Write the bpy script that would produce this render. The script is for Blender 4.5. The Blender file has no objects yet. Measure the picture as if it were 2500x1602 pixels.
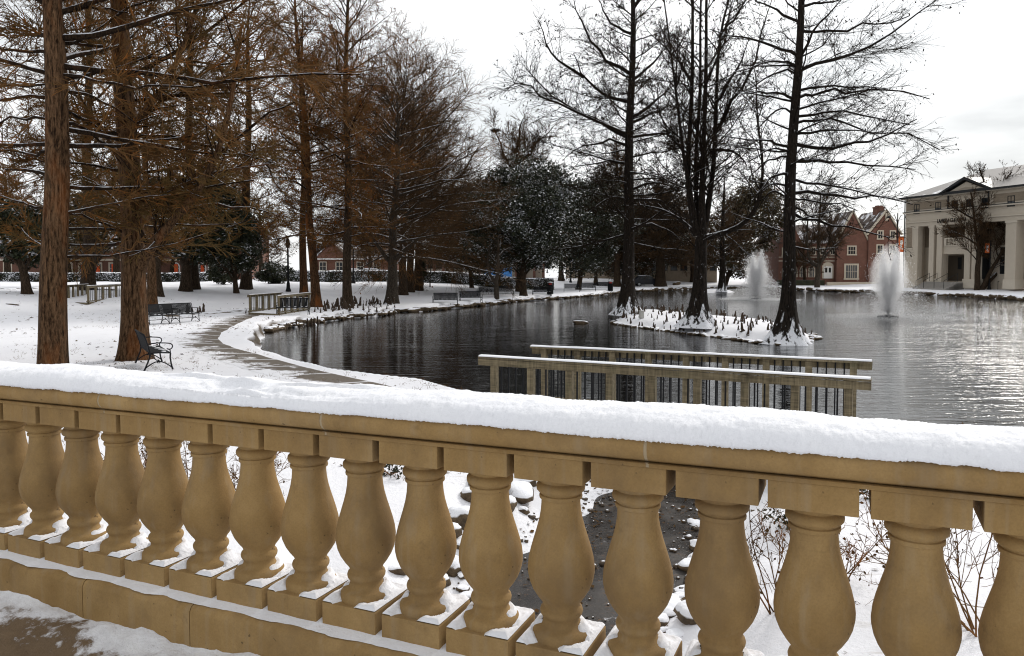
import bpy, math, random
import numpy as np
from mathutils import Vector, Matrix

# ------------------------------------------------------------------ camera, sky, sun, exposure
S = bpy.context.scene
COL = S.collection
random.seed(7)
EYE = 2.55
F = 1850.0            # focal length in photo pixels (2500 wide)
PITCH = math.radians(2.5)
HORIZON = 660.0
YC = HORIZON + F * math.tan(PITCH)
cam_d = bpy.data.cameras.new("camera")
cam = bpy.data.objects.new("camera", cam_d)
COL.objects.link(cam)
S.camera = cam
cam.location = (0, 0, EYE)
cam.rotation_euler = (math.pi / 2 - PITCH, 0, 0)
cam_d.sensor_width = 36
cam_d.sensor_fit = 'HORIZONTAL'
cam_d.lens = F / 2500 * 36
cam_d.shift_y = (YC - 801) / 2500
cam_d.clip_start = 0.05
cam_d.clip_end = 6000

SUN_EL, SUN_AZ = math.radians(32), math.radians(40)      # sun behind cloud, ahead and to the right
S.cycles.max_bounces = 28; S.cycles.volume_bounces = 6; S.cycles.diffuse_bounces = 20; S.cycles.transmission_bounces = 20
S.cycles.filter_width = 1.1
S.view_settings.view_transform = 'Standard'
S.view_settings.look = 'None'
S.view_settings.exposure = 0.36
S.view_settings.gamma = 1.0
S.view_settings.use_curve_mapping = False

W = bpy.data.worlds.new("World")
S.world = W
W.use_nodes = True
nt = W.node_tree
nt.nodes.clear()
def wn(t, **k):
    n = nt.nodes.new(t)
    for a, b in k.items():
        setattr(n, a, b)
    return n
out = wn('ShaderNodeOutputWorld')
bg = wn('ShaderNodeBackground'); bg.inputs['Strength'].default_value = 0.1
sky = wn('ShaderNodeTexSky'); sky.sky_type = 'NISHITA'; sky.sun_disc = False
sky.sun_elevation = SUN_EL; sky.sun_rotation = SUN_AZ
tc = wn('ShaderNodeTexCoord')
mp = wn('ShaderNodeMapping'); mp.inputs['Scale'].default_value = (1.6, 1.6, 4.2); mp.inputs['Location'].default_value = (0.4, 0.55, 0.1)
mp.inputs['Rotation'].default_value = (0.0, 0.35, 0.0)
nz = wn('ShaderNodeTexNoise'); nz.inputs['Scale'].default_value = 1.5; nz.inputs['Detail'].default_value = 6; nz.inputs['Roughness'].default_value = 0.5
cr = wn('ShaderNodeValToRGB')
cr.color_ramp.elements[0].position = 0.38; cr.color_ramp.elements[0].color = (7.2, 7.4, 7.5, 1)
cr.color_ramp.elements[1].position = 0.62; cr.color_ramp.elements[1].color = (9.5, 9.5, 9.5, 1)
mx = wn('ShaderNodeMixRGB'); mx.inputs['Fac'].default_value = 0.93
dt = wn('ShaderNodeVectorMath'); dt.operation = 'DOT_PRODUCT'
dt.inputs[1].default_value = (math.sin(SUN_AZ) * math.cos(SUN_EL), math.cos(SUN_AZ) * math.cos(SUN_EL), math.sin(SUN_EL))
gl0 = wn('ShaderNodeMath'); gl0.operation = 'MAXIMUM'; gl0.inputs[1].default_value = 0.0
gl1 = wn('ShaderNodeMath'); gl1.operation = 'POWER'; gl1.inputs[1].default_value = 16.0
gl2 = wn('ShaderNodeMath'); gl2.operation = 'MULTIPLY'; gl2.inputs[1].default_value = 1.5
add = wn('ShaderNodeMixRGB'); add.blend_type = 'MULTIPLY'; add.inputs['Fac'].default_value = 1.0
gl3 = wn('ShaderNodeMath'); gl3.operation = 'ADD'
gl4 = wn('ShaderNodeMapRange'); gl4.inputs[1].default_value = -.7; gl4.inputs[2].default_value = .45; gl4.inputs[3].default_value = .56; gl4.inputs[4].default_value = 1.0
nt.links.new(dt.outputs['Value'], gl4.inputs[0]); nt.links.new(gl4.outputs[0], gl3.inputs[1])
nt.links.new(tc.outputs['Generated'], dt.inputs[0]); nt.links.new(dt.outputs['Value'], gl0.inputs[0]); nt.links.new(gl0.outputs[0], gl1.inputs[0]); nt.links.new(gl1.outputs[0], gl2.inputs[0])
nt.links.new(tc.outputs['Generated'], mp.inputs['Vector'])
nt.links.new(mp.outputs[0], nz.inputs['Vector'])
nt.links.new(nz.outputs['Fac'], cr.inputs['Fac'])
nt.links.new(sky.outputs[0], mx.inputs['Color1'])
nt.links.new(cr.outputs[0], add.inputs['Color1']); nt.links.new(gl2.outputs[0], gl3.inputs[0]); nt.links.new(gl3.outputs[0], add.inputs['Color2'])
# a grey bank of cloud low on the right, broken up by the same noise
d2 = wn('ShaderNodeVectorMath'); d2.operation = 'DOT_PRODUCT'
_az, _el = math.radians(33.5), math.radians(9.5)
d2.inputs[1].default_value = (math.sin(_az) * math.cos(_el), math.cos(_az) * math.cos(_el), math.sin(_el))
c0 = wn('ShaderNodeMath'); c0.operation = 'MAXIMUM'; c0.inputs[1].default_value = 0.0
c1 = wn('ShaderNodeMath'); c1.operation = 'POWER'; c1.inputs[1].default_value = 34.0
n2 = wn('ShaderNodeTexNoise'); n2.inputs['Scale'].default_value = 3.0; n2.inputs['Detail'].default_value = 5
mp2 = wn('ShaderNodeMapping'); mp2.inputs['Scale'].default_value = (1, 1, 3.6); mp2.inputs['Rotation'].default_value = (0, -.55, 0)
cr2 = wn('ShaderNodeValToRGB'); cr2.color_ramp.elements[0].position = .22; cr2.color_ramp.elements[0].color = (.25, .25, .25, 1); cr2.color_ramp.elements[1].position = .58
c2 = wn('ShaderNodeMath'); c2.operation = 'MULTIPLY'
dk_ = wn('ShaderNodeMixRGB'); dk_.blend_type = 'MIX'; dk_.inputs['Color2'].default_value = (5.0, 5.2, 5.3, 1)
nt.links.new(tc.outputs['Generated'], d2.inputs[0]); nt.links.new(d2.outputs['Value'], c0.inputs[0]); nt.links.new(c0.outputs[0], c1.inputs[0])
nt.links.new(tc.outputs['Generated'], mp2.inputs[0]); nt.links.new(mp2.outputs[0], n2.inputs['Vector']); nt.links.new(n2.outputs['Fac'], cr2.inputs[0])
nt.links.new(c1.outputs[0], c2.inputs[0]); nt.links.new(cr2.outputs[0], c2.inputs[1]); nt.links.new(c2.outputs[0], dk_.inputs['Fac'])
nt.links.new(add.outputs[0], dk_.inputs['Color1']); nt.links.new(dk_.outputs[0], mx.inputs['Color2'])
nt.links.new(mx.outputs[0], bg.inputs['Color'])
nt.links.new(bg.outputs[0], out.inputs['Surface'])

sun_d = bpy.data.lights.new("sun", 'SUN')
sun_d.energy = 1.5
sun_d.angle = math.radians(10)
sun_d.color = (1.0, 0.95, 0.88)
sun = bpy.data.objects.new("sun", sun_d)
COL.objects.link(sun)
sdir = Vector((math.sin(SUN_AZ) * math.cos(SUN_EL), math.cos(SUN_AZ) * math.cos(SUN_EL), math.sin(SUN_EL)))
sun.rotation_euler = sdir.to_track_quat('Z', 'Y').to_euler()
sun.location = sdir * 50 + Vector((0, 0, 20))

# ------------------------------------------------------------------ pixel geometry helpers (photo pixels, 2500 x 1602)
cp, sp = math.cos(PITCH), math.sin(PITCH)
def ray(x, y):
    u = (x - 1250) / F; v = (YC - y) / F
    return np.array([u, cp + v * sp, -sp + v * cp])
def on_z(x, y, z=0.0):
    d = ray(x, y); t = (z - EYE) / d[2]
    return np.array([d[0] * t, d[1] * t, z])
def at_depth(x, y, Y):
    d = ray(x, y); t = Y / d[1]
    return np.array([d[0] * t, Y, EYE + d[2] * t])
def px_m(n, Y):
    return n * Y / F

# ------------------------------------------------------------------ materials
MATS = {}
class NT:
    """small node helper"""
    def __init__(s, name):
        s.m = bpy.data.materials.new(name); s.m.use_nodes = True
        s.t = s.m.node_tree
        s.b = s.t.nodes.get('Principled BSDF')
        s.o = s.t.nodes.get('Material Output')
        s.b.inputs['Specular IOR Level'].default_value = 0.3
    def n(s, t, **k):
        n = s.t.nodes.new(t)
        for a, v in k.items():
            if a in n.inputs.keys(): n.inputs[a].default_value = v
            else: setattr(n, a, v)
        return n
    def l(s, a, b): s.t.links.new(a, b)
    def coord(s, kind='Object', scale=(1, 1, 1), rot=(0, 0, 0)):
        c = s.n('ShaderNodeTexCoord'); m = s.n('ShaderNodeMapping')
        m.inputs['Scale'].default_value = scale; m.inputs['Rotation'].default_value = rot
        if kind == 'World':
            g = s.n('ShaderNodeNewGeometry'); s.l(g.outputs['Position'], m.inputs[0])
        else: s.l(c.outputs[kind], m.inputs[0])
        return m.outputs[0]
    def noise(s, vec, scale, detail=4, rough=.55, dist=0):
        n = s.n('ShaderNodeTexNoise'); s.l(vec, n.inputs['Vector'])
        n.inputs['Scale'].default_value = scale; n.inputs['Detail'].default_value = detail
        n.inputs['Roughness'].default_value = rough; n.inputs['Distortion'].default_value = dist
        return n.outputs['Fac']
    def ramp(s, fac, stops):
        r = s.n('ShaderNodeValToRGB'); s.l(fac, r.inputs[0]); e = r.color_ramp.elements
        while len(e) < len(stops): e.new(.5)
        for i, (p, c) in enumerate(stops):
            e[i].position = p
            e[i].color = (c, c, c, 1) if not isinstance(c, (tuple, list)) else (*c[:3], 1)
        return r.outputs[0]
    def mix(s, fac, a, b, mode='MIX'):
        m = s.n('ShaderNodeMixRGB'); m.blend_type = mode
        for i, v in (('Fac', fac), ('Color1', a), ('Color2', b)):
            if isinstance(v, (int, float)): m.inputs[i].default_value = v if i == 'Fac' else (v, v, v, 1)
            elif isinstance(v, tuple): m.inputs[i].default_value = (*v[:3], 1)
            else: s.l(v, m.inputs[i])
        return m.outputs[0]
    def math(s, op, a, b=0.0, clamp=False):
        m = s.n('ShaderNodeMath'); m.operation = op; m.use_clamp = clamp
        for i, v in ((0, a), (1, b)):
            if isinstance(v, (int, float)): m.inputs[i].default_value = v
            else: s.l(v, m.inputs[i])
        return m.outputs[0]
    def sep(s, vec):
        n = s.n('ShaderNodeSeparateXYZ'); s.l(vec, n.inputs[0]); return n.outputs
    def normal_z(s):
        g = s.n('ShaderNodeNewGeometry'); return s.sep(g.outputs['Normal'])[2]
    def color(s, c):
        if isinstance(c, tuple): s.b.inputs['Base Color'].default_value = (*c[:3], 1)
        else: s.l(c, s.b.inputs['Base Color'])
    def rough(s, r):
        if isinstance(r, (int, float)): s.b.inputs['Roughness'].default_value = r
        else: s.l(r, s.b.inputs['Roughness'])
    def bump(s, h, strength=.4, dist=.02):
        b = s.n('ShaderNodeBump'); b.inputs['Strength'].default_value = strength; b.inputs['Distance'].default_value = dist
        s.l(h, b.inputs['Height']); s.l(b.outputs[0], s.b.inputs['Normal'])
    def done(s, key):
        MATS[key] = s.m; return s.m

SNOW = (.84, .85, .89)
def m_plain(key, c, rough=.6, var=.25, scale=6, metal=0, bump=0):
    t = NT(key); v = t.coord('Object')
    f = t.noise(v, scale, 5)
    t.color(t.mix(f, tuple(x * (1 - var) for x in c), tuple(min(1, x * (1 + var)) for x in c)))
    t.rough(rough); t.b.inputs['Metallic'].default_value = metal
    if bump: t.bump(t.noise(v, scale * 8, 4), bump, .01)
    return t.done(key)

def m_snow(key, bumpiness=.5, fine=60):
    t = NT(key); v = t.coord('World')
    f = t.noise(v, 3.0, 5)
    t.color(t.mix(f, (.80, .81, .86), (.88, .88, .90)))
    t.rough(.75)
    h = t.mix(.5, t.noise(v, fine, 6, .7), t.noise(v, fine * .2, 5, .6))
    t.bump(h, bumpiness, .02)
    t.b.inputs['Subsurface Weight'].default_value = 0.0
    return t.done(key)
m_snow('snow', .55, 55)
m_snow('snow_far', .4, 12)

def m_ground():
    t = NT('snow_ground'); v = t.coord('World')
    nzv = t.normal_z()
    f = t.noise(v, .35, 6, .6)
    base = t.mix(f, (.76, .76, .80), (.87, .87, .895))
    # litter: dead leaves, grass tips poking through
    sp1 = t.noise(t.coord('World', (1, 1, 1)), 9, 6, .75, .4)
    patch = t.ramp(t.noise(v, .5, 5, .6), [(.46, 0.0), (.62, 1.0)])
    spk = t.ramp(sp1, [(.635, 0.0), (.68, 1.0)])
    lit = t.math('MULTIPLY', spk, t.math('ADD', t.math('MULTIPLY', patch, .85), .1))
    col = t.mix(lit, base, (.10, .075, .05))
    gr = t.ramp(t.noise(t.coord('World', (.6, 3.0, 1)), 2.2, 6, .7), [(.57, 0.0), (.70, .45)])
    col = t.mix(t.math('MULTIPLY', gr, t.math('ADD', patch, .15)), col, (.34, .29, .20))
    rock = t.ramp(t.noise(v, 3.5, 6, .7), [(.3, (.035, .027, .02)), (.7, (.16, .12, .08))])
    steep = t.ramp(nzv, [(.62, 1.0), (.80, 0.0)])
    z = t.sep(t.coord('World'))[2]
    wet = t.ramp(z, [(0.0, 0.0), (1.0, 0.0)])
    col = t.mix(steep, col, rock)
    t.color(col); t.rough(.8)
    h = t.mix(.45, t.noise(v, 14, 7, .7), t.noise(v, 1.8, 5, .6))
    t.bump(h, .6, .07)
    return t.done('ground')
m_ground()

def m_stone():
    t = NT('cast_stone'); v = t.coord('Object')
    f = t.noise(v, 4.5, 6, .6)
    g = t.noise(v, 160, 3, .6)
    c = t.mix(t.ramp(f, [(.3, 0.0), (.72, 1.0)]), (.272, .168, .064), (.415, .276, .122))
    c = t.mix(t.ramp(g, [(.35, .18), (.6, 0.0)]), c, (.14, .085, .036))
    # vertical water streaks
    st = t.noise(t.coord('World', (12, 12, .45)), 1.6, 5, .6)
    c = t.mix(t.ramp(st, [(.53, 0.0), (.70, .55)]), c, (.34, .255, .155))
    # dark stains
    d = t.noise(t.coord('World'), 7, 6, .7)
    c = t.mix(t.ramp(d, [(.60, 0.0), (.75, .5)]), c, (.115, .07, .033))
    pits = t.noise(v, 45, 2, .5)
    c = t.mix(t.ramp(pits, [(.72, 0.0), (.76, .7)]), c, (.07, .045, .025))
    oi = t.n('ShaderNodeObjectInfo')
    c = t.mix(t.math('MULTIPLY', oi.outputs['Random'], .30), c, t.mix(1.0, c, (.74, .70, .66), 'MULTIPLY'))
    gr2 = t.noise(t.coord('World', (1, 1, .7)), 2.0, 6, .7)
    c = t.mix(t.ramp(gr2, [(.48, 0.0), (.68, .62)]), c, (.165, .108, .056))
    t.color(c); t.rough(.85); t.b.inputs['Specular IOR Level'].default_value = .15
    t.bump(t.mix(.6, g, t.noise(v, 28, 5, .7)), .35, .007)
    return t.done('stone')
m_stone()

def m_bark(key, dark, light, snowy=0.0, ridge=9.0, base_snow=0.0, rust=0.0):
    t = NT(key)
    v = t.coord('Object', (1, 1, .10))
    r = t.noise(v, ridge * 1.9, 6, .72, 1.1)
    r2 = t.noise(t.coord('Object', (1, 1, .25)), ridge * 3, 5, .7, .5)
    m = t.mix(.5, r, r2)
    c = t.mix(t.ramp(m, [(.42, 0.0), (.60, 1.0)]), dark, light)
    if rust:
        ru = t.noise(t.coord('Object', (1, 1, .35)), 1.6, 6, .6)
        c = t.mix(t.ramp(ru, [(.52, 0.0), (.70, rust)]), c, (.22, .072, .018))
    if snowy:
        sn = t.math('ADD', t.normal_z(), t.math('MULTIPLY', t.math('SUBTRACT', t.noise(t.coord('Object'), 3.0, 4, .6), .5), 1.1))
        c = t.mix(t.ramp(sn, [(.60, 0.0), (.74, snowy)]), c, SNOW)
    if base_snow:
        z = t.sep(t.coord('Object'))[2]
        q = t.math('ADD', t.math('MULTIPLY', z, -.30), t.math('MULTIPLY', t.noise(t.coord('Object', (1, 1, .14)), 5.5, 5, .65), 1.35))
        c = t.mix(t.ramp(q, [(.50, 0.0), (.60, base_snow)]), c, SNOW)
        bl = t.noise(t.coord('Object', (1, 1, .5)), 11, 4, .6)
        c = t.mix(t.ramp(bl, [(.66, 0.0), (.72, .55)]), c, SNOW)
    t.color(c); t.rough(.9); t.b.inputs['Specular IOR Level'].default_value = .1
    t.bump(m, 1.0, .06)
    return t.done(key)
m_bark('bark_red', (.014, .007, .003), (.155, .088, .046), .6, 7.0, 0, .5)
m_bark('bark_brown', (.012, .008, .005), (.080, .055, .036), .9, 8.0, 0, 0)
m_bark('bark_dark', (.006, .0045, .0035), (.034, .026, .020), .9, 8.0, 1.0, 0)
m_bark('bark_grey', (.02, .016, .012), (.10, .080, .062), .95, 10.0, 0, 0)
m_bark('bark_limb', (.006, .004, .003), (.040, .024, .013), .85, 9.0, 0, .25)
m_bark('bark_rust', (.016, .008, .004), (.120, .062, .030), .6, 8.0, 0, .95)

def m_twig(key, a, b, c2):
    t = NT(key); v = t.coord('World')
    f = t.noise(v, .9, 4, .6)
    c = t.mix(t.ramp(f, [(.35, 0.0), (.65, 1.0)]), a, b)
    f2 = t.noise(t.coord('World'), 2.2, 3, .6)
    c = t.mix(t.ramp(f2, [(.55, 0.0), (.68, 1.0)]), c, c2)
    t.color(c); t.rough(.9); t.b.inputs['Specular IOR Level'].default_value = .05
    return t.done(key)
m_twig('twig_brown', (.065, .034, .013), (.185, .098, .038), (.260, .098, .024))
m_twig('twig_olive', (.060, .037, .013), (.155, .096, .036), (.215, .090, .024))
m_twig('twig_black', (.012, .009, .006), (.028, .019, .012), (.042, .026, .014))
m_twig('twig_grey', (.045, .028, .016), (.085, .052, .028), (.115, .062, .028))
m_twig('leaf_rust', (.11, .036, .009), (.18, .060, .014), (.23, .075, .016))
m_twig('leaf_olive', (.032, .024, .009), (.052, .036, .014), (.085, .038, .013))
m_twig('leaf_brown', (.055, .030, .012), (.085, .048, .018), (.12, .045, .014))

def m_evergreen(key, a, b, snow, brown=0.0):
    t = NT(key); v = t.coord('World')
    c = t.mix(t.ramp(t.noise(v, 1.4, 4, .6), [(.35, 0.0), (.65, 1.0)]), a, b)
    if brown:
        c = t.mix(t.ramp(t.noise(v, 2.6, 4, .7), [(.54, 0.0), (.66, brown)]), c, (.115, .052, .018))
    g = t.n('ShaderNodeNewGeometry')
    nz_ = t.math('ABSOLUTE', t.sep(g.outputs['True Normal'])[2])
    s_ = t.math('ADD', nz_, t.math('MULTIPLY', t.math('SUBTRACT', t.noise(v, .62, 5, .62), .5), 2.6))
    if snow:
        c = t.mix(t.ramp(s_, [(1.0 - snow, 0.0), (1.06 - snow, .95)]), c, SNOW)
    t.color(c); t.rough(.5); t.b.inputs['Specular IOR Level'].default_value = .25
    return t.done(key)
m_evergreen('leaf_magnolia', (.010, .014, .006), (.030, .034, .014), .20, .35)
m_evergreen('leaf_snowy', (.013, .017, .009), (.034, .042, .020), .22, .35)
m_evergreen('leaf_dark', (.011, .015, .007), (.030, .036, .015), .04, .35)
m_evergreen('leaf_russet', (.030, .026, .010), (.075, .052, .019), .04, .9)
m_evergreen('leaf_hedge', (.008, .009, .006), (.022, .022, .013), .42, .25)

def m_water(key, base, scale=1.0, strength=.35):
    t = NT(key)
    v = t.coord('World', (1, 1, 1))
    v2 = t.coord('World', (1.0, 2.4, 1))
    xx = t.sep(t.coord('World'))[0]
    # water is livelier towards the fountains and in the open right part of the pond
    amp = t.n('ShaderNodeMapRange'); t.l(xx, amp.inputs[0]); amp.interpolation_type = 'SMOOTHSTEP'
    amp.inputs[1].default_value = 3; amp.inputs[2].default_value = 17; amp.inputs[3].default_value = .40; amp.inputs[4].default_value = 1.9
    gust = t.math('ADD', .45, t.math('MULTIPLY', t.noise(t.coord('World', (.6, 1.4, 1)), .22, 4, .6), 1.1))
    v3 = t.coord('World', (.55, 2.6, 1), (0, 0, .12))
    h = t.math('ADD', t.math('MULTIPLY', t.noise(v3, 1.25 * scale, 4, .6, .35), 1.0), t.math('MULTIPLY', t.noise(v2, 4.5 * scale, 3, .6), .22))
    h = t.math('MULTIPLY', h, t.math('MULTIPLY', gust, amp.outputs[0]))
    t.color(base); t.rough(.04); t.b.inputs['IOR'].default_value = 1.33
    t.b.inputs['Specular IOR Level'].default_value = .5
    t.bump(h, 1.0, .035)
    return t.done(key)
m_water('pond_water', (.006, .006, .006), 1.0, .30)
def m_creek():
    t = NT('creek_water'); v = t.coord('World')
    f = t.noise(v, 1.6, 7, .7)
    c = t.mix(t.ramp(f, [(.35, 0.0), (.65, 1.0)]), (.010, .008, .007), (.055, .049, .045))
    st = t.noise(v, 26, 5, .8)
    c = t.mix(t.ramp(st, [(.50, 0.0), (.62, .7)]), c, (.035, .026, .020))
    lf = t.noise(v, 12, 6, .8, .8)
    c = t.mix(t.ramp(lf, [(.585, 0.0), (.63, 1.0)]), c, (.115, .060, .026))
    ic = t.noise(v, 7, 7, .8)
    c = t.mix(t.ramp(ic, [(.62, 0.0), (.68, .75)]), c, (.42, .42, .44))
    t.color(c); t.rough(t.ramp(f, [(.4, .06), (.6, .45)])); t.b.inputs['IOR'].default_value = 1.33; t.b.inputs['Specular IOR Level'].default_value = .4
    t.bump(t.mix(.5, t.noise(v, 8, 7, .75), st), .5, .03)
    return t.done('creek')
m_creek()

def m_rock():
    t = NT('rock'); v = t.coord('World')
    f = t.noise(v, 5, 6, .7)
    c = t.ramp(f, [(.3, (.030, .022, .015)), (.55, (.13, .092, .055)), (.75, (.24, .18, .11))])
    s_ = t.math('ADD', t.normal_z(), t.math('MULTIPLY', t.math('SUBTRACT', t.noise(v, 2.5, 4, .6), .5), .9))
    c = t.mix(t.ramp(s_, [(.50, 0.0), (.62, 1.0)]), c, SNOW)
    t.color(c); t.rough(.85); t.bump(t.noise(v, 18, 6, .7), .6, .03)
    return t.done('rock')
m_rock()
def m_pebble():
    t = NT('pebble'); v = t.coord('World')
    c = t.ramp(t.noise(v, 9, 5, .7), [(.3, (.03, .024, .018)), (.6, (.12, .088, .06)), (.75, (.20, .16, .12))])
    s_ = t.math('ADD', t.normal_z(), t.math('MULTIPLY', t.math('SUBTRACT', t.noise(v, 3.0, 4, .6), .5), 2.2))
    c = t.mix(t.ramp(s_, [(.80, 0.0), (.95, 1.0)]), c, SNOW)
    t.color(c); t.rough(.7); return t.done('pebble')
m_pebble()
def m_knee():
    t = NT('knee'); v = t.coord('World')
    f = t.noise(t.coord('World', (1, 1, .3)), 16, 5, .7)
    c = t.mix(f, (.010, .007, .005), (.090, .058, .036))
    s_ = t.math('ADD', t.normal_z(), t.math('MULTIPLY', t.math('SUBTRACT', t.noise(v, 7, 4, .6), .5), .9))
    c = t.mix(t.ramp(s_, [(.50, 0.0), (.64, 1.0)]), c, SNOW)
    t.color(c); t.rough(.9); t.bump(f, .6, .03)
    return t.done('knee')
m_knee()

def m_path():
    t = NT('path'); v = t.coord('World')
    uv = t.n('ShaderNodeUVMap'); u = t.sep(uv.outputs[0])
    conc = t.mix(t.noise(v, 5, 6, .65), (.100, .082, .064), (.190, .160, .128))
    conc = t.mix(t.ramp(t.noise(v, 60, 3, .6), [(.4, .4), (.6, 0.0)]), conc, (.07, .055, .04))
    # slab joints packed with snow
    jn = t.math('ABSOLUTE', t.math('SUBTRACT', t.math('FRACT', t.math('MULTIPLY', u[1], .55)), .5))
    joint = t.ramp(jn, [(.462, 0.0), (.478, 1.0)])
    n1 = t.noise(t.coord('World', (1, 1.5, 1)), .8, 7, .7, .4)
    n2 = t.noise(t.coord('World', (1, 1.15, 1)), 3.4, 6, .72, .5)
    s_ = t.math('ADD', t.math('MULTIPLY', n1, .75), t.math('MULTIPLY', n2, .35))
    # more snow towards the lawn side (u = 0), trodden and bare along the pond side
    edge = t.n('ShaderNodeMapRange'); t.l(u[0], edge.inputs[0])
    edge.inputs[1].default_value = 0; edge.inputs[2].default_value = 1; edge.inputs[3].default_value = .10; edge.inputs[4].default_value = -.15
    s_ = t.math('ADD', s_, edge.outputs[0])
    sm = t.ramp(s_, [(.53, 0.0), (.585, 1.0)])
    c = t.mix(t.math('MAXIMUM', sm, t.math('MULTIPLY', joint, .8)), conc, t.mix(t.noise(v, .35, 6, .6), (.76, .76, .80), (.87, .87, .895)))
    t.color(c); t.rough(.7)
    t.bump(t.mix(.45, t.noise(v, 14, 7, .7), t.noise(v, 1.8, 5, .6)), .6, .07)
    return t.done('path')
m_path()

def m_deck():
    t = NT('deck'); v = t.coord('Object')
    x = t.sep(v)
    n1 = t.noise(v, 3.2, 7, .7, .4); n2 = t.noise(v, 13, 6, .7)
    # a scraped patch where the paving shows through
    dx = t.math('MULTIPLY', t.math('ADD', x[0], 2.95), .75); dy = t.math('MULTIPLY', t.math('ADD', x[1], .36), 2.3)
    d2 = t.math('SQRT', t.math('ADD', t.math('MULTIPLY', dx, dx), t.math('MULTIPLY', dy, dy)))
    f = t.math('ADD', t.math('MULTIPLY', n1, .9), t.math('ADD', t.math('MULTIPLY', n2, .5), t.math('MULTIPLY', d2, -.62)))
    bare = t.ramp(f, [(.34, 0.0), (.44, 1.0)])
    pav = t.mix(n2, (.08, .050, .028), (.22, .15, .085))
    slush = t.mix(n1, (.50, .50, .53), (.86, .86, .89))
    t.color(t.mix(bare, t.mix(t.ramp(f, [(.20, 0.0), (.34, .8)]), (.84, .85, .88), slush), pav))
    t.rough(.7); t.bump(t.mix(.5, n2, t.noise(v, 50, 5, .7)), .6, .03)
    return t.done('deck')
m_deck()

def m_brick(key, a, b, mortar, scale=1.0):
    t = NT(key); 
    c = t.n('ShaderNodeTexCoord'); sx = t.sep(c.outputs['Object'])
    cm = t.n('ShaderNodeCombineXYZ'); t.l(t.math('ADD', sx[0], sx[1]), cm.inputs[0]); t.l(sx[2], cm.inputs[1])
    br = t.n('ShaderNodeTexBrick'); t.l(cm.outputs[0], br.inputs['Vector'])
    br.inputs['Color1'].default_value = (*a, 1); br.inputs['Color2'].default_value = (*b, 1); br.inputs['Mortar'].default_value = (*mortar, 1)
    br.inputs['Scale'].default_value = scale; br.inputs['Mortar Size'].default_value = .012
    br.inputs['Brick Width'].default_value = .24; br.inputs['Row Height'].default_value = .08
    n_ = t.noise(c.outputs['Object'], .9, 5, .6)
    t.color(t.mix(t.ramp(n_, [(.35, .35), (.65, 0.0)]), br.outputs['Color'], tuple(x * .55 for x in a)))
    t.rough(.85); return t.done(key)
m_brick('brick', (.150, .056, .036), (.205, .080, .052), (.15, .11, .09))
m_brick('brick_orange', (.17, .068, .045), (.13, .050, .034), (.17, .12, .09))
m_brick('brick_tan', (.27, .215, .155), (.33, .265, .195), (.30, .25, .19))
m_plain('cream', (.54, .475, .385), .8, .08, 1.5)
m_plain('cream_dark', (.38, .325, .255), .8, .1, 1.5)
m_plain('cream_trim', (.57, .51, .42), .7, .08, 2)
m_plain('limestone', (.52, .46, .37), .8, .12, 3)
m_plain('mortar', (.36, .28, .18), .9, .2, 12)
m_plain('white_paint', (.75, .74, .72), .5, .05, 3)
m_plain('roof_metal', (.20, .19, .185), .45, .1, .7)
m_plain('dark_trim', (.015, .016, .018), .5, .2, 3)
m_plain('glass_dark', (.018, .021, .024), .12, .4, .8)
m_plain('glass_grey', (.10, .105, .11), .15, .5, 2.5)
m_plain('black_metal', (.006, .0065, .008), .8, .3, 8)
m_plain('iron', (.009, .010, .012), .85, .3, 8)
m_plain('recess_shade', (.085, .068, .050), .9, .1, 2)  # dark tone standing for the shade inside the hall's openings
m_plain('orange_cloth', (.62, .135, .03), .7, .12, 5)
m_plain('orange_paper', (.70, .10, .025), .7, .3, 3)
m_plain('white_cloth', (.75, .72, .68), .7, .1, 3)
m_plain('letter', (.018, .016, .015), .5, .1, 3)
m_plain('blue_paint', (.05, .20, .50), .5, .1, 3)
m_plain('concrete', (.33, .31, .285), .85, .12, 2)
m_plain('car_silver', (.38, .39, .40), .3, .08, 2, .3)
m_plain('car_dark', (.02, .022, .03), .3, .1, 2)
m_plain('rubber', (.012, .012, .012), .8, .1, 5)
m_plain('lamp_glass', (.70, .70, .68), .3, .05, 3)
m_plain('box_grey', (.45, .44, .41), .6, .1, 4)
m_plain('red_panel', (.45, .05, .04), .5, .1, 4)
def m_shingle():
    t = NT('shingle'); v = t.coord('Object')
    c = t.mix(t.noise(v, 2.5, 6, .7), (.055, .042, .036), (.125, .095, .080))
    s_ = t.noise(t.coord('Object', (1, 1, .6)), .55, 5, .65)
    c = t.mix(t.ramp(s_, [(.53, 0.0), (.60, .9)]), c, SNOW)
    t.color(c); t.rough(.9); return t.done('shingle')
m_shingle()
def m_roofsnow():
    t = NT('roof_slate'); v = t.coord('Object')
    w = t.n('ShaderNodeTexWave'); w.bands_direction = 'X'; t.l(v, w.inputs['Vector']); w.inputs['Scale'].default_value = 2.2
    c = t.mix(w.outputs['Fac'], (.19, .175, .165), (.26, .24, .225))
    s_ = t.noise(v, .22, 6, .65)
    c = t.mix(t.ramp(s_, [(.62, 0.0), (.66, 1.0)]), c, SNOW)
    t.color(c); t.rough(.55); return t.done('roof_slate')
m_roofsnow()
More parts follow.
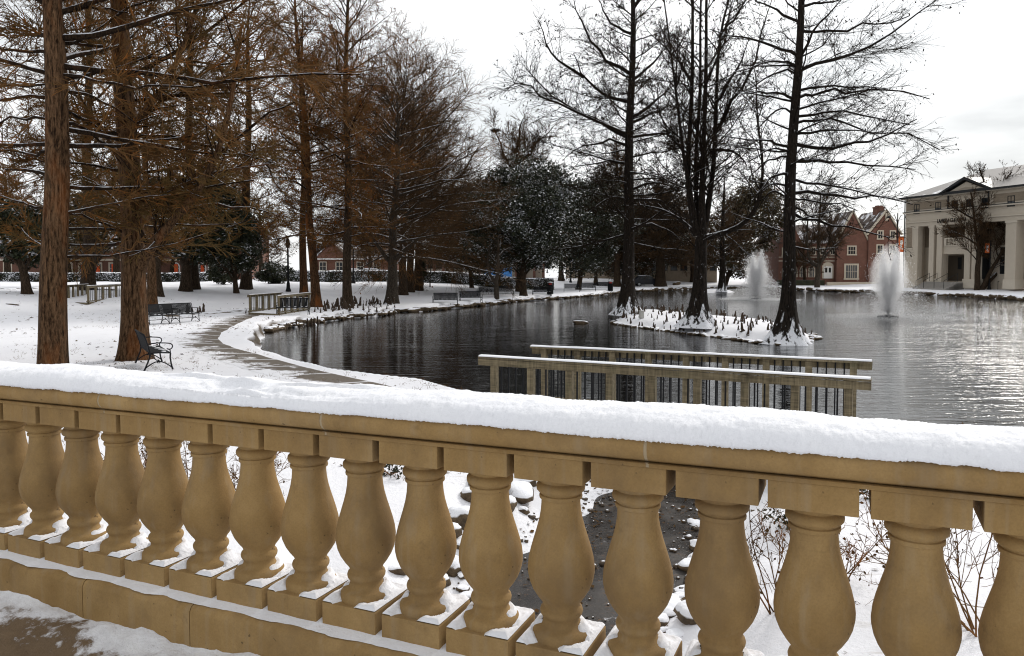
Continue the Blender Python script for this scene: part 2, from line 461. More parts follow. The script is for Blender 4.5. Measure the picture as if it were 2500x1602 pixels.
def m_wood():
    t = NT('wood'); v = t.coord('Object', (1, 1, 1))
    g = t.noise(t.coord('Object', (.6, 9, 9)), 2.5, 6, .65, .8)
    g2 = t.noise(t.coord('Object', (9, 9, .6)), 2.5, 6, .65, .8)
    m = t.mix(.5, g, g2)
    c = t.mix(t.ramp(m, [(.4, 0.0), (.62, 1.0)]), (.085, .068, .040), (.235, .190, .115))
    d = t.noise(v, 1.3, 5, .65)
    c = t.mix(t.ramp(d, [(.58, 0.0), (.72, .8)]), c, (.030, .022, .014))
    gr = t.noise(v, 2.1, 4, .6)
    c = t.mix(t.ramp(gr, [(.56, 0.0), (.75, .4)]), c, (.10, .11, .05))
    t.color(c); t.rough(.8); t.bump(m, .4, .01)
    return t.done('wood')
m_wood()
def m_spray(key, alpha):
    t = NT(key)
    d = t.n('ShaderNodeBsdfDiffuse'); d.inputs[0].default_value = (.98, .98, .985, 1)
    tl = t.n('ShaderNodeBsdfTranslucent'); tl.inputs[0].default_value = (.98, .98, .985, 1)
    a = t.n('ShaderNodeMixShader'); a.inputs[0].default_value = .85
    t.l(d.outputs[0], a.inputs[1]); t.l(tl.outputs[0], a.inputs[2]); t.l(a.outputs[0], t.o.inputs[0])
    return t.done(key)
m_spray('spray', .9)

# ------------------------------------------------------------------ object helpers
def tag(o, label=None, cat=None, group=None, kind=None):
    if label: o['label'] = label
    if cat: o['category'] = cat
    if group: o['group'] = group
    if kind: o['kind'] = kind
    return o
def empty(name, loc, rot=(0, 0, 0), label=None, cat=None, group=None):
    o = bpy.data.objects.new(name, None); COL.objects.link(o)
    o.empty_display_size = .2
    o.location = tuple(float(v) for v in loc); o.rotation_euler = rot
    return tag(o, label, cat, group)
def link_mesh(name, me, mat, parent=None):
    o = bpy.data.objects.new(name, me)
    if mat is not None and len(me.materials) == 0: me.materials.append(MATS[mat])
    COL.objects.link(o)
    if parent is not None: o.parent = parent
    return o
def np_mesh(name, V, Fa, smooth=True, nper=None):
    """V [n,3], Fa [m,k] all faces with k corners"""
    me = bpy.data.meshes.new(name)
    V = np.asarray(V, np.float32); Fa = np.asarray(Fa, np.int32)
    me.vertices.add(len(V)); me.vertices.foreach_set('co', V.ravel())
    k = Fa.shape[1]
    me.loops.add(Fa.size); me.loops.foreach_set('vertex_index', Fa.ravel())
    me.polygons.add(len(Fa)); me.polygons.foreach_set('loop_start', np.arange(len(Fa), dtype=np.int32) * k)
    if smooth: me.polygons.foreach_set('use_smooth', np.ones(len(Fa), bool))
    me.update(calc_edges=True)
    return me
def copy_tree(o, parent=None):
    c = o.copy(); COL.objects.link(c)
    if parent is not None: c.parent = parent
    for ch in list(o.children): copy_tree(ch, c)
    return c

class MB:
    """collects solids, then links them as one mesh object"""
    def __init__(s): s.v = []; s.f = []
    def add(s, vs, fs):
        b = len(s.v); s.v += [tuple(float(c) for c in p) for p in vs]; s.f += [tuple(i + b for i in f) for f in fs]; return s
    def box(s, x0, x1, y0, y1, z0, z1):
        vs = [(x, y, z) for z in (z0, z1) for y in (y0, y1) for x in (x0, x1)]
        return s.add(vs, [(0, 2, 3, 1), (4, 5, 7, 6), (0, 1, 5, 4), (2, 6, 7, 3), (0, 4, 6, 2), (1, 3, 7, 5)])
    def bar(s, a, b, w, h, up=(0, 0, 1)):
        a = Vector(a); b = Vector(b); d = (b - a).normalized(); u = Vector(up)
        r = d.cross(u)
        if r.length < 1e-4: r = d.cross(Vector((1, 0, 0)))
        r.normalize(); u = r.cross(d)
        vs = []
        for p in (a, b):
            for i, j in ((-1, -1), (1, -1), (1, 1), (-1, 1)): vs.append(p + r * (i * w / 2) + u * (j * h / 2))
        return s.add(vs, [(3, 2, 1, 0), (4, 5, 6, 7), (0, 1, 5, 4), (1, 2, 6, 5), (2, 3, 7, 6), (3, 0, 4, 7)])
    def tube(s, pts, rad, n=8, cap=True):
        pts = [Vector(p) for p in pts]; k = len(pts)
        if not isinstance(rad, (list, tuple)): rad = [rad] * k
        b = len(s.v); ref = None
        for i, p in enumerate(pts):
            d = (pts[min(i + 1, k - 1)] - pts[max(i - 1, 0)]).normalized()
            if ref is None: ref = Vector((1, 0, 0)) if abs(d.x) < .8 else Vector((0, 1, 0))
            r = d.cross(ref).normalized(); u = r.cross(d); ref = u if False else ref
            for j in range(n):
                a = 2 * math.pi * j / n
                s.v.append(tuple(p + r * (math.cos(a) * rad[i]) + u * (math.sin(a) * rad[i])))
        for i in range(k - 1):
            for j in range(n):
                a = b + i * n + j; c = b + i * n + (j + 1) % n
                s.f.append((a, c, c + n, a + n))
        if cap:
            s.f.append(tuple(b + j for j in range(n))[::-1]); s.f.append(tuple(b + (k - 1) * n + j for j in range(n)))
        return s
    def lathe(s, prof, n=24, cx=0, cy=0, cap=True):
        b = len(s.v)
        for r, z in prof:
            for j in range(n):
                a = 2 * math.pi * j / n; s.v.append((cx + r * math.cos(a), cy + r * math.sin(a), z))
        k = len(prof)
        for i in range(k - 1):
            for j in range(n):
                a = b + i * n + j; c = b + i * n + (j + 1) % n
                s.f.append((a, c, c + n, a + n))
        if cap:
            s.f.append(tuple(b + j for j in range(n))[::-1]); s.f.append(tuple(b + (k - 1) * n + j for j in range(n)))
        return s
    def prism(s, poly, axis, a, b):
        """extrude a 2-D polygon along an axis ('x','y','z') from a to b"""
        def P(p, t):
            return {'x': (t, p[0], p[1]), 'y': (p[0], t, p[1]), 'z': (p[0], p[1], t)}[axis]
        n = len(poly)
        vs = [P(p, a) for p in poly] + [P(p, b) for p in poly]
        fs = [tuple(range(n))[::-1], tuple(range(n, 2 * n))] + [(i, (i + 1) % n, (i + 1) % n + n, i + n) for i in range(n)]
        return s.add(vs, fs)
    def mesh(s, name, smooth=False, angle=None):
        me = bpy.data.meshes.new(name); me.from_pydata(s.v, [], s.f); me.update()
        if smooth:
            me.polygons.foreach_set('use_smooth', np.ones(len(me.polygons), bool))
            if angle: me.set_sharp_from_angle(angle=math.radians(angle))
        return me
    def build(s, name, mat, parent=None, smooth=False, angle=None, bevel=0):
        me = s.mesh(name, smooth, angle)
        import bmesh
        bm = bmesh.new(); bm.from_mesh(me); bmesh.ops.recalc_face_normals(bm, faces=bm.faces)
        if bevel:
            bmesh.ops.bevel(bm, geom=[e for e in bm.edges if len(e.link_faces) == 2 and e.calc_face_angle(0) > .6], offset=bevel, segments=2, affect='EDGES', profile=.6)
        bm.to_mesh(me); bm.free()
        return link_mesh(name, me, mat, parent)

def vnoise(P, seed=0, octaves=4, freq=1.0, rough=.5):
    """cheap smooth pseudo-noise from sums of sines, P [n,3]"""
    r = np.random.RandomState(seed); o = np.zeros(len(P)); a = 1.0; tot = 0
    for k in range(octaves):
        for _ in range(3):
            d = r.randn(3); d /= np.linalg.norm(d)
            o += a * np.sin(P @ d * freq * (2 ** k) * 2.2 + r.rand() * 6.28 + 1.3 * np.sin(P @ np.roll(d, 1) * freq * (2 ** k) * 1.7))
        tot += a * 3; a *= rough
    return o / tot * 2

# ------------------------------------------------------------------ pond, creek, terrain
WZ = -0.5
shore_px = [(1175, 958), (1060, 927), (960, 916), (870, 905), (790, 890), (720, 873), (655, 853), (638, 838), (632, 826), (650, 811),
            (700, 800), (760, 790), (850, 778), (930, 772), (965, 763), (1040, 760), (1100, 754), (1180, 746), (1250, 738), (1320, 733), (1400, 727),
            (1460, 722), (1505, 716), (1545, 713), (1590, 712), (1640, 708), (1700, 706), (1760, 705), (1820, 704), (1880, 706), (1940, 709),
            (1990, 711), (2060, 714), (2130, 717), (2200, 719), (2280, 721), (2350, 724), (2430, 729), (2500, 734), (2620, 745)]
shore = [on_z(x, y, WZ)[:2] if i_ > 8 else on_z(x, y, -.04)[:2] * (1 + .30 / np.hypot(*on_z(x, y, -.04)[:2])) for i_, (x, y) in enumerate(shore_px)]      # the near bank shows its top edge, the far one its waterline
far_pts = [(62, 48), (50, 30), (32, 20), (20, 14.6), (12, 13.0), (8.0, 12.3), (5.6, 11.7), (4.5, 11.0)]
near_px = [(1560, 1180)]
POND = np.array(shore + [np.array(p) for p in far_pts] + [np.array((3.6, 10.6)), np.array((1.9, 10.9)), np.array((1.0, 12.2)), np.array((.2, 14.6))])
CREEK = np.array([(3.3, 11.6), (2.9, 10.0), (2.35, 8.7), (1.75, 7.4), (.95, 6.2), (.1, 4.6), (-.9, 2.6), (-2.0, .2), (-4.2, .8), (-2.7, 3.2), (-1.45, 5.2), (-.55, 6.7), (.35, 8.2), (.85, 9.3), (1.3, 10.8), (1.7, 12.0)])

def poly_dist(P, poly):
    """signed distance: negative inside"""
    P = np.asarray(P, float); n = len(P); best = np.full(n, 1e9); ins = np.zeros(n, bool)
    for i in range(len(poly)):
        a = poly[i]; b = poly[(i + 1) % len(poly)]; ab = b - a; L = ab @ ab
        t = np.clip(((P - a) @ ab) / L, 0, 1)
        d = np.hypot(*(P - a - t[:, None] * ab).T); best = np.minimum(best, d)
        c = (a[1] > P[:, 1]) != (b[1] > P[:, 1])
        with np.errstate(divide='ignore', invalid='ignore'):
            xi = (b[0] - a[0]) * (P[:, 1] - a[1]) / (b[1] - a[1]) + a[0]
        ins ^= c & (P[:, 0] < xi)
    return np.where(ins, -best, best)
def sst(a, b, x):
    t = np.clip((x - a) / (b - a), 0, 1); return t * t * (3 - 2 * t)

isl_px = [(1490, 790), (1510, 772), (1570, 765), (1650, 770), (1720, 778), (1800, 786), (1900, 795), (1985, 818), (1992, 828), (1960, 838), (1900, 842), (1850, 838), (1780, 828), (1700, 818), (1600, 806), (1540, 798)]
ISLE = np.array([on_z(x, y, WZ)[:2] for x, y in isl_px])
# a spit of knees and snow behind the island
SPIT = np.array([on_z(x, y, WZ)[:2] for x, y in [(1690, 712), (1720, 715.5), (1780, 716), (1800, 713), (1780, 710), (1720, 709)]])

def ground_h(X, Y):
    X = np.atleast_1d(np.asarray(X, float)); Y = np.atleast_1d(np.asarray(Y, float)); P = np.stack([X, Y], 1)
    w = .22 * np.sin(X * 1.7 + np.sin(Y * 1.1)) * np.sin(Y * 1.9 + 1.0) + .1 * np.sin(X * 5.1 + Y * 3.0)
    dp = poly_dist(P, POND); dc = poly_dist(P, CREEK); d = np.minimum(dp, dc)
    amp = np.where(Y < 14, .9, .45)
    ds = d + w * amp
    bank = np.where(dc < dp, 1.5, .45)
    h_out = WZ + (0 - WZ + .03) * sst(-.15, 1.0, ds / bank) - .03
    h = np.where(ds < -.05, WZ - .05 - .7 * sst(0, 2.0, -ds), h_out)
    up = sst(6, 24, d) * sst(28, 62, np.hypot(X, Y))
    und = .05 * np.sin(X * .55 + 1.3 * np.sin(Y * .31)) * np.sin(Y * .47) + .02 * np.sin(X * 1.9 + Y * 1.3)
    h = h + np.where(d > 0, 1.08 * up * (1 - .62 * sst(36, 50, X)) + und * sst(1.0, 5, d), 0)
    # island mound
    di = -poly_dist(P, ISLE)
    h = np.maximum(h, np.where(di > -.3, WZ + .40 * sst(-.05, 1.1, di + .12 * np.sin(X * 3.1) * np.sin(Y * 2.3)) + .12 * sst(.5, 2.5, di) - .04, -9))
    dsx = -poly_dist(P, SPIT)
    h = np.maximum(h, np.where(dsx > -.3, WZ + .35 * sst(-.05, 1.4, dsx) - .04, -9))
    return h
def gz(x, y): return float(ground_h(x, y)[0])
def G(x, y):
    """photo pixel -> point on the terrain"""
    d = ray(x, y); t0 = 2.0
    ts = np.geomspace(2.5, 400, 700)
    hz = EYE + d[2] * ts - ground_h(d[0] * ts, d[1] * ts)
    i = int(np.argmax(hz < 0))
    if hz[i] >= 0: t = ts[-1]
    else:
        a, b = ts[max(i - 1, 0)], ts[i]
        for _ in range(18):
            m = .5 * (a + b)
            if EYE + d[2] * m - ground_h(d[0] * m, d[1] * m)[0] < 0: b = m
            else: a = m
        t = b
    p = d * t; return np.array([p[0], p[1], gz(p[0], p[1])])

def build_terrain():
    rs = np.concatenate([np.geomspace(1.2, 190, 470), np.geomspace(210, 3500, 14)])
    th = np.concatenate([np.linspace(-math.pi, -.78, 60, endpoint=False), np.linspace(-.78, .78, 620, endpoint=False), np.linspace(.78, math.pi, 60, endpoint=False)])
    R, T = np.meshgrid(rs, th, indexing='ij')
    X = (R * np.sin(T)).ravel(); Y = (R * np.cos(T)).ravel()
    Z = ground_h(X, Y)
    n, m = R.shape
    V = np.stack([X, Y, Z], 1)
    i, j = np.meshgrid(np.arange(n - 1), np.arange(m), indexing='ij')
    a = (i * m + j).ravel(); b = (i * m + (j + 1) % m).ravel()
    Fq = np.stack([a, b, b + m, a + m], 1)
    V = np.concatenate([V, [[0, 0, gz(0, 0)]]])
    me = np_mesh('snow_ground', V, Fq)
    # close the middle under the camera
    o = link_mesh('snow_ground', me, 'ground'); tag(o, kind='structure')
    bm_c = MB(); c = [tuple(V[k]) for k in range(m)]
    # (the inner ring lies under the bridge deck and is covered by it)
    return o
build_terrain()

def sheet(name, poly, z, mat, kind='structure'):
    mb = MB(); mb.add([(p[0], p[1], z) for p in poly], [tuple(range(len(poly)))])
    me = mb.mesh(name)
    import bmesh
    bm = bmesh.new(); bm.from_mesh(me); bmesh.ops.triangulate(bm, faces=bm.faces); bmesh.ops.recalc_face_normals(bm, faces=bm.faces)
    for f in bm.faces:
        if f.normal.z < 0: f.normal_flip()
    bm.to_mesh(me); bm.free()
    return tag(link_mesh(name, me, mat), kind=kind)
# one water plane, the land rises out of it
sheet('pond_water', [(-30, 11.3), (90, 11.3), (90, 135), (-30, 135)], WZ, 'pond_water')
sheet('creek_water', [(-6, -1), (4.5, -1), (4.5, 11.3), (-6, 11.3)], WZ - .004, 'creek')

# ------------------------------------------------------------------ path
def strip(name, L, Rr, mat, dz=.012, n=260, across=30):
    L = np.array(L, float); Rr = np.array(Rr, float)
    def res(P):
        s = np.concatenate([[0], np.cumsum(np.hypot(*np.diff(P, axis=0).T))]); u = np.linspace(0, s[-1], n)
        Q = np.stack([np.interp(u, s, P[:, k]) for k in range(2)], 1)
        for _ in range(6): Q[1:-1] = .25 * Q[:-2] + .5 * Q[1:-1] + .25 * Q[2:]
        return Q, u
    A, _ = res(L); B, u = res(Rr)
    w = np.linspace(0, 1, across)
    P = A[:, None, :] * (1 - w)[None, :, None] + B[:, None, :] * w[None, :, None]
    X = P[..., 0].ravel(); Y = P[..., 1].ravel(); Z = ground_h(X, Y) + dz - .05 * np.clip(1 - np.minimum(np.tile(w, n), 1 - np.tile(w, n)) / .06 + .35 * vnoise(np.stack([X, Y, 0 * X], 1), 4, 3, 1.3), 0, 1)
    i, j = np.meshgrid(np.arange(n - 1), np.arange(across - 1), indexing='ij'); a = (i * across + j).ravel()
    Fq = np.stack([a, a + across, a + across + 1, a + 1], 1)[:, ::-1]
    me = np_mesh(name, np.stack([X, Y, Z], 1), Fq)
    uvl = me.uv_layers.new(name='UVMap')
    UV = np.stack([np.tile(w, n), np.repeat(u, across)], 1).astype(np.float32)
    vi = np.zeros(len(me.loops), np.int32); me.loops.foreach_get('vertex_index', vi)
    uvl.data.foreach_set('uv', UV[vi].ravel())
    return tag(link_mesh(name, me, mat), kind='structure')
pr = [on_z(x, y)[:2] for x, y in [(985, 947), (880, 925), (800, 908), (720, 888), (640, 866), (585, 852), (550, 839), (537, 826), (546, 812), (572, 796), (604, 781), (640, 768), (648, 757)]]
pl = [on_z(x, y)[:2] for x, y in [(800, 958), (700, 932), (600, 905), (520, 878), (465, 858), (428, 843), (424, 832), (446, 816), (492, 796), (530, 782), (560, 770), (592, 757), (612, 750)]]
pr = [np.array((.2, 13.0)), np.array((-.9, 14.3))] + pr
pl = [np.array((-1.0, 11.6)), np.array((-2.3, 12.8))] + pl
strip('path', pl, pr, 'path')

# ------------------------------------------------------------------ balustrade and bridge
BA = math.radians(24.35)
BD = 2.137
B_POS = (BD * math.sin(BA), BD * math.cos(BA), EYE - 1.273)
bal = empty('balustrade', B_POS, (0, -.009, -BA), 'tan stone balustrade of the bridge with fresh snow along its handrail', 'balustrade')
XL, XR = -6.2, 2.2
# coping, in lengths that meet at mortar joints
def coping_profile():
    pts = [(.028, .700), (.028, .712), (.012, .716)]
    for k in range(9):
        a = -math.pi / 2 + math.pi * k / 8
        pts.append((.040 - .040 * math.cos(a), .757 + .040 * math.sin(a)))
    pts += [(.30, .802), (.33, .757), (.31, .716), (.295, .700)]
    return pts
joint_x = [XL, -4.90, -3.60, -2.32, -1.17 - .46, -.62, .62, XR]
def joint_local(px):     # where a photo column meets the front of the coping
    u = (px - 1250) / F
    return -BD * (math.sin(BA) - u * math.cos(BA)) / (math.cos(BA) + u * math.sin(BA))
jx = sorted([joint_local(234), joint_local(782), joint_local(1583), joint_local(-900), joint_local(2780), XL, XR])
jx = [j for j in jx if XL <= j <= XR]
prof = coping_profile()
for a, b in zip(jx[:-1], jx[1:]):
    mb = MB(); mb.prism(prof, 'x', a + .005, b - .005)
    o = mb.build('handrail', 'stone', bal, smooth=True, angle=40)
for j in jx[1:-1]:
    mb = MB(); c = (.16, .752)
    mb.prism([(c[0] + (p[0] - c[0]) * .992, c[1] + (p[1] - c[1]) * .988) for p in prof], 'x', j - .005, j + .005)
    mb.build('mortar_joint', 'mortar', bal)
# plinth under the balusters
pj = sorted([XL, joint_local(262) - .15, -2.32, -1.02, .3, XR])
pprof = [(-.035, -.40), (-.035, -.028), (-.025, -.010), (-.008, 0.0), (.31, 0.0), (.34, -.03), (.34, -.40)]
for a, b in zip(pj[:-1], pj[1:]):
    MB().prism(pprof, 'x', a + .002, b - .002).build('plinth', 'stone', bal, smooth=True, angle=35)
# snow lying on the plinth: thin, uneven front edge
def ribbon_snow(name, x0, x1, n, q_front, q_back, z, h, seed, across=9, mat='snow', jag=.012, jf=9):
    x = np.linspace(x0, x1, n); w = np.linspace(0, 1, across)
    r = np.random.RandomState(seed)
    P0 = np.stack([x, np.zeros(n), np.zeros(n)], 1)
    jagv = vnoise(P0, seed, 5, jf, .6) * jag
    V = []
    for k, ww in enumerate(w):
        q = (q_front + jagv) * (1 - ww) + q_back * ww
        prof_h = min(1, 4.5 * ww) ** .6 * min(1, 3 * (1 - ww) + .35) if ww > 0 else 0
        zz = z + h * prof_h * (1 + .25 * vnoise(np.stack([x, q, 0 * x], 1), seed + 1, 4, 8)) 
        V.append(np.stack([x, q, zz], 1))
    V = np.stack(V, 1).reshape(-1, 3)
    i, j = np.meshgrid(np.arange(n - 1), np.arange(across - 1), indexing='ij'); a = (i * across + j).ravel()
    Fq = np.stack([a, a + across, a + across + 1, a + 1], 1)
    return np_mesh(name, V, Fq)
link_mesh('plinth_snow', ribbon_snow('plinth_snow', XL, XR, 420, -.012, .30, .001, .012, 3, 10), 'snow', bal)

# snow on the handrail: thick soft cushion, ragged front edge
def rail_snow():
    n = 2300; x = np.linspace(XL, XR, n)
    b0_ = np.array([(.030, .792), (.007, .782), (-.002, .786), (-.003, .797), (.004, .814), (.018, .830), (.042, .844), (.08, .854), (.125, .859), (.17, .860), (.215, .857), (.255, .850), (.29, .838), (.315, .820), (.328, .795), (.326, .768)])
    s_ = np.concatenate([[0], np.cumsum(np.hypot(*np.diff(b0_, axis=0).T))]); k = 44; u = np.linspace(0, s_[-1], k)
    base = np.stack([np.interp(u, s_, b0_[:, 0]), np.interp(u, s_, b0_[:, 1])], 1)
    nrm = np.gradient(base, axis=0); nrm = np.stack([-nrm[:, 1], nrm[:, 0]], 1); nrm /= np.linalg.norm(nrm, axis=1, keepdims=True)
    V = np.zeros((n, k, 3)); R_ = np.random.RandomState(2)
    P1 = lambda sc: np.stack([x * sc, 0 * x, 0 * x], 1)
    rag = vnoise(P1(1), 5, 6, 7, .78); rag2 = vnoise(P1(1), 9, 5, 1.4, .6); bite = np.clip(vnoise(P1(1), 31, 4, 2.6, .6) - .35, 0, 1)
    slump = vnoise(P1(1), 33, 4, .9, .5)
    for i in range(k):
        q, z = base[i]; p = np.stack([x, np.full(n, q), np.full(n, z)], 1)
        f = np.clip((u[i] - .02) / .05, 0, 1); e = np.clip(1 - (u[i] - .012) / .045, 0, 1) if u[i] > .012 else u[i] / .012
        lump = vnoise(p, 11, 4, 4.0, .6); grain = vnoise(p, 14, 3, 26, .75)
        d = f * (.0070 * lump + .0022 * grain + .0075 * slump)
        g_ = R_.randn(n) * .0007
        V[:, i, 0] = x
        V[:, i, 1] = q + (d + g_) * nrm[i, 0]
        V[:, i, 2] = z + (d + g_) * nrm[i, 1] + e * (.0060 * rag + .0055 * rag2 + .016 * bite + .0016 * R_.randn(n))
    # brushed-off streaks on the left where the stone shows
    sc = np.exp(-((x + 2.15) / .42) ** 2)
    for i in range(k):
        if .02 < base[i, 0] < .2 and base[i, 1] > .82:
            m = sc * np.clip(.5 + 1.2 * vnoise(np.stack([x * .5, np.full(n, base[i, 0] * 2.2), 0 * x], 1), 21, 5, 7), 0, 1.3)
            V[:, i, 2] -= m * .030
    V = V.reshape(-1, 3)
    i, j = np.meshgrid(np.arange(n - 1), np.arange(k - 1), indexing='ij'); a = (i * k + j).ravel()
    return np_mesh('rail_snow', V, np.stack([a, a + k, a + k + 1, a + 1], 1))
link_mesh('rail_snow', rail_snow(), 'snow', bal)

# balusters
Q0 = .035; BW = .230; QC = Q0 + BW / 2
bprof = [(.097, 0.087), (.0955, .098), (.0945, .108), (.089, .117), (.080, .122), (.066, .128), (.060, .140), (.0595, .150), (.064, .157), (.0685, .164), (.070, .173), (.0675, .181), (.061, .187), (.0595, .193),
         (.064, .204), (.078, .222), (.093, .246), (.1035, .272), (.1085, .296), (.1095, .316), (.1065, .344), (.0995, .374), (.0895, .408), (.0790, .442), (.0705, .474), (.0655, .503), (.0635, .528), (.0632, .540),
         (.0645, .5425), (.0695, .5445), (.0705, .550), (.0695, .5555), (.0650, .558), (.0665, .562), (.0730, .5655), (.0785, .572), (.0795, .580), (.0785, .588), (.0735, .594), (.0690, .598), (.0715, .606), (.0800, .613), (.0890, .617), (.0900, .6215)]
def baluster_meshes():
    body = MB().lathe(bprof, 40)
    cap = MB().box(-BW / 2, BW / 2, -BW / 2, BW / 2, .6205, .6995)
    foot = MB().box(-BW / 2, BW / 2, -BW / 2, BW / 2, .0005, .088)
    return body, cap, foot
def foot_snow_mesh(seed):
    """snow in the corners of the base block, swept clear along the front-left of the shaft"""
    n = 60; g = np.linspace(-BW / 2 + .002, BW / 2 - .002, n)
    X, Y = np.meshgrid(g, g, indexing='ij'); P = np.stack([X.ravel(), Y.ravel(), 0 * X.ravel()], 1)
    r = np.hypot(P[:, 0], P[:, 1]); a = np.arctan2(P[:, 1], P[:, 0])
    nzv = vnoise(P, seed, 5, 14, .6)
    h = .019 + .007 * nzv
    front = np.exp(-((a + 1.75) / .40) ** 2)             # bare sector facing the viewer
    side = np.exp(-((a + .55) / .28) ** 2) * 1.2 * (r < .108)
    h = h - .05 * front - .022 * side
    edge = np.minimum.reduce([P[:, 0] + BW / 2, BW / 2 - P[:, 0], P[:, 1] + BW / 2, BW / 2 - P[:, 1]])
    h = np.minimum(h, edge * 1.3 + .002)
    h = np.where(r < .098, h * .75, h)
    Z = .0875 + h
    # climb over the torus
    tor = np.where((P[:, 1] > -.03), sst(.105, .075, r) * .035, 0)
    V = np.stack([P[:, 0], P[:, 1], Z + tor], 1)
    i, j = np.meshgrid(np.arange(n - 1), np.arange(n - 1), indexing='ij'); q = (i * n + j).ravel()
    Fq = np.stack([q, q + n, q + n + 1, q + 1], 1)
    keep = (h[Fq] > -.002).any(1) & (r[Fq] > .060).all(1)
    return np_mesh('base_snow', V, Fq[keep])
body, cap, foot = baluster_meshes()
b0 = body.build('baluster', 'stone', bal, smooth=True, angle=50)
c0 = cap.build('cap_block', 'stone', b0, bevel=.003)
f0 = foot.build('base_block', 'stone', b0, bevel=.004)
snow_vars = [foot_snow_mesh(100 + i) for i in range(4)]
s0 = link_mesh('base_snow', snow_vars[0], 'snow', b0)
T0, PITCH_B = -.1685, .256
for k in range(-3, 20):
    o = b0 if k == -3 else copy_tree(b0, bal)
    o.location = (-(T0 + k * PITCH_B), QC, 0)
    rr = random.Random(k)
    o.rotation_euler = (0, 0, rr.uniform(-.012, .012))
    for ch in o.children:
        if ch.name.startswith('base_snow'): ch.data = snow_vars[k % 4]
for me in snow_vars:
    if not me.materials: me.materials.append(MATS['snow'])

# bridge deck the photographer stands on
def deck():
    nx, ny = 420, 150
    xs = np.linspace(-9, 5, nx); ys = np.concatenate([np.linspace(-5.0, -2, 30), np.linspace(-1.97, -.03, ny - 30)])
    X, Y = np.meshgrid(xs, ys, indexing='ij'); P = np.stack([X.ravel(), Y.ravel(), 0 * X.ravel()], 1)
    h = .016 * vnoise(P, 41, 6, 2.2, .62)
    d = np.hypot((P[:, 0] + 2.95) * .75, (P[:, 1] + .36) * 2.3)
    h = h - .045 * np.exp(-(d / .5) ** 2) + .03 * sst(.55, .05, -P[:, 1]) * (1 + .8 * vnoise(P, 43, 5, 5, .6))
    V = np.stack([P[:, 0], P[:, 1], -.165 + h], 1)
    i, j = np.meshgrid(np.arange(nx - 1), np.arange(ny - 1), indexing='ij'); a = (i * ny + j).ravel()
    return np_mesh('bridge_deck', V, np.stack([a, a + ny, a + ny + 1, a + 1], 1))
dk = link_mesh('bridge_deck', deck(), 'deck'); dk.location = B_POS; dk.rotation_euler = (0, -.009, -BA); tag(dk, kind='structure')
slab = MB().box(-9, 5, -5.0, -.04, -.75, -.26).box(-9, 5, -.04, .42, -.75, -.405).build('bridge_slab', 'stone'); slab.location = B_POS; slab.rotation_euler = (0, -.009, -BA); tag(slab, kind='structure')

# ------------------------------------------------------------------ trees
def unit(v): return v / np.maximum(np.linalg.norm(v, axis=-1, keepdims=True), 1e-9)
def grow(base, d, L, K, r, wig=.12, up=0.0, up_end=None):
    N = len(base); P = np.zeros((N, K, 3)); P[:, 0] = base; d = unit(d)
    if up_end is None: up_end = up
    for k in range(1, K):
        u = up + (up_end - up) * k / max(1, K - 1)
        d = unit(d + wig * r.randn(N, 3) + np.array([0, 0, 1.0]) * (np.asarray(u).reshape(-1, 1) if np.ndim(u) else u))
        P[:, k] = P[:, k - 1] + d * (np.asarray(L) / (K - 1)).reshape(-1, 1)
    return P
def spawn(P, n, r, t0=.15, t1=1.0, ang=.9, ang_sd=.2, flat=.5, ratio=.45, fall=.5, bias=None):
    """children of polylines P [N,K,3]: base points, directions, lengths, parent index, t"""
    N, K, _ = P.shape
    seg = np.linalg.norm(np.diff(P, axis=1), axis=2).sum(1)
    n = np.asarray(n) if np.ndim(n) else np.full(N, n)
    n = np.floor(n + r.rand(N)).astype(int)
    idx = np.repeat(np.arange(N), n); M = len(idx)
    t = t0 + (t1 - t0) * r.rand(M)
    f = t * (K - 1); i = np.minimum(f.astype(int), K - 2); fr = (f - i)[:, None]
    A = P[idx, i]; B = P[idx, i + 1]
    base = A * (1 - fr) + B * fr; tan = unit(B - A)
    rnd = r.randn(M, 3); rnd[:, 2] *= flat
    perp = unit(rnd - (rnd * tan).sum(1, keepdims=True) * tan)
    a = (ang + ang_sd * r.randn(M))[:, None]
    d = np.cos(a) * tan + np.sin(a) * perp
    L = seg[idx] * ratio * (1 - fall * t) * (.6 + .8 * r.rand(M))
    return base, d, L, idx, t
def tubes(P, R, sides=3):
    """P [N,K,3], R [N,K] -> verts, quads"""
    N, K, _ = P.shape
    if N == 0: return np.zeros((0, 3)), np.zeros((0, 4), int)
    T = np.zeros_like(P); T[:, 1:-1] = P[:, 2:] - P[:, :-2] if K > 2 else 0; T[:, 0] = P[:, 1] - P[:, 0]; T[:, -1] = P[:, -1] - P[:, -2]; T = unit(T)
    ref = np.where((np.abs(T[:, :1, 2:3]) < .8), np.array([0, 0, 1.0]), np.array([1.0, 0, 0]))
    U = unit(np.cross(T, np.broadcast_to(ref, T.shape))); Wv = np.cross(U, T)
    a = np.arange(sides) * 2 * math.pi / sides
    V = P[:, :, None, :] + R[:, :, None, None] * (np.cos(a)[None, None, :, None] * U[:, :, None, :] + np.sin(a)[None, None, :, None] * Wv[:, :, None, :])
    V = V.reshape(-1, 3)
    b = (np.arange(N) * K * sides)[:, None, None]; k = np.arange(K - 1)[None, :, None] * sides; j = np.arange(sides)[None, None, :]
    q = b + k + j; q2 = b + k + (j + 1) % sides
    Fq = np.stack([q, q2, q2 + sides, q + sides], -1).reshape(-1, 4)
    return V, Fq
def joinm(parts):
    Vs, Fs, o = [], [], 0
    for V, Fq in parts:
        if len(V) == 0: continue
        Vs.append(V); Fs.append(Fq + o); o += len(V)
    return np.concatenate(Vs), np.concatenate(Fs)
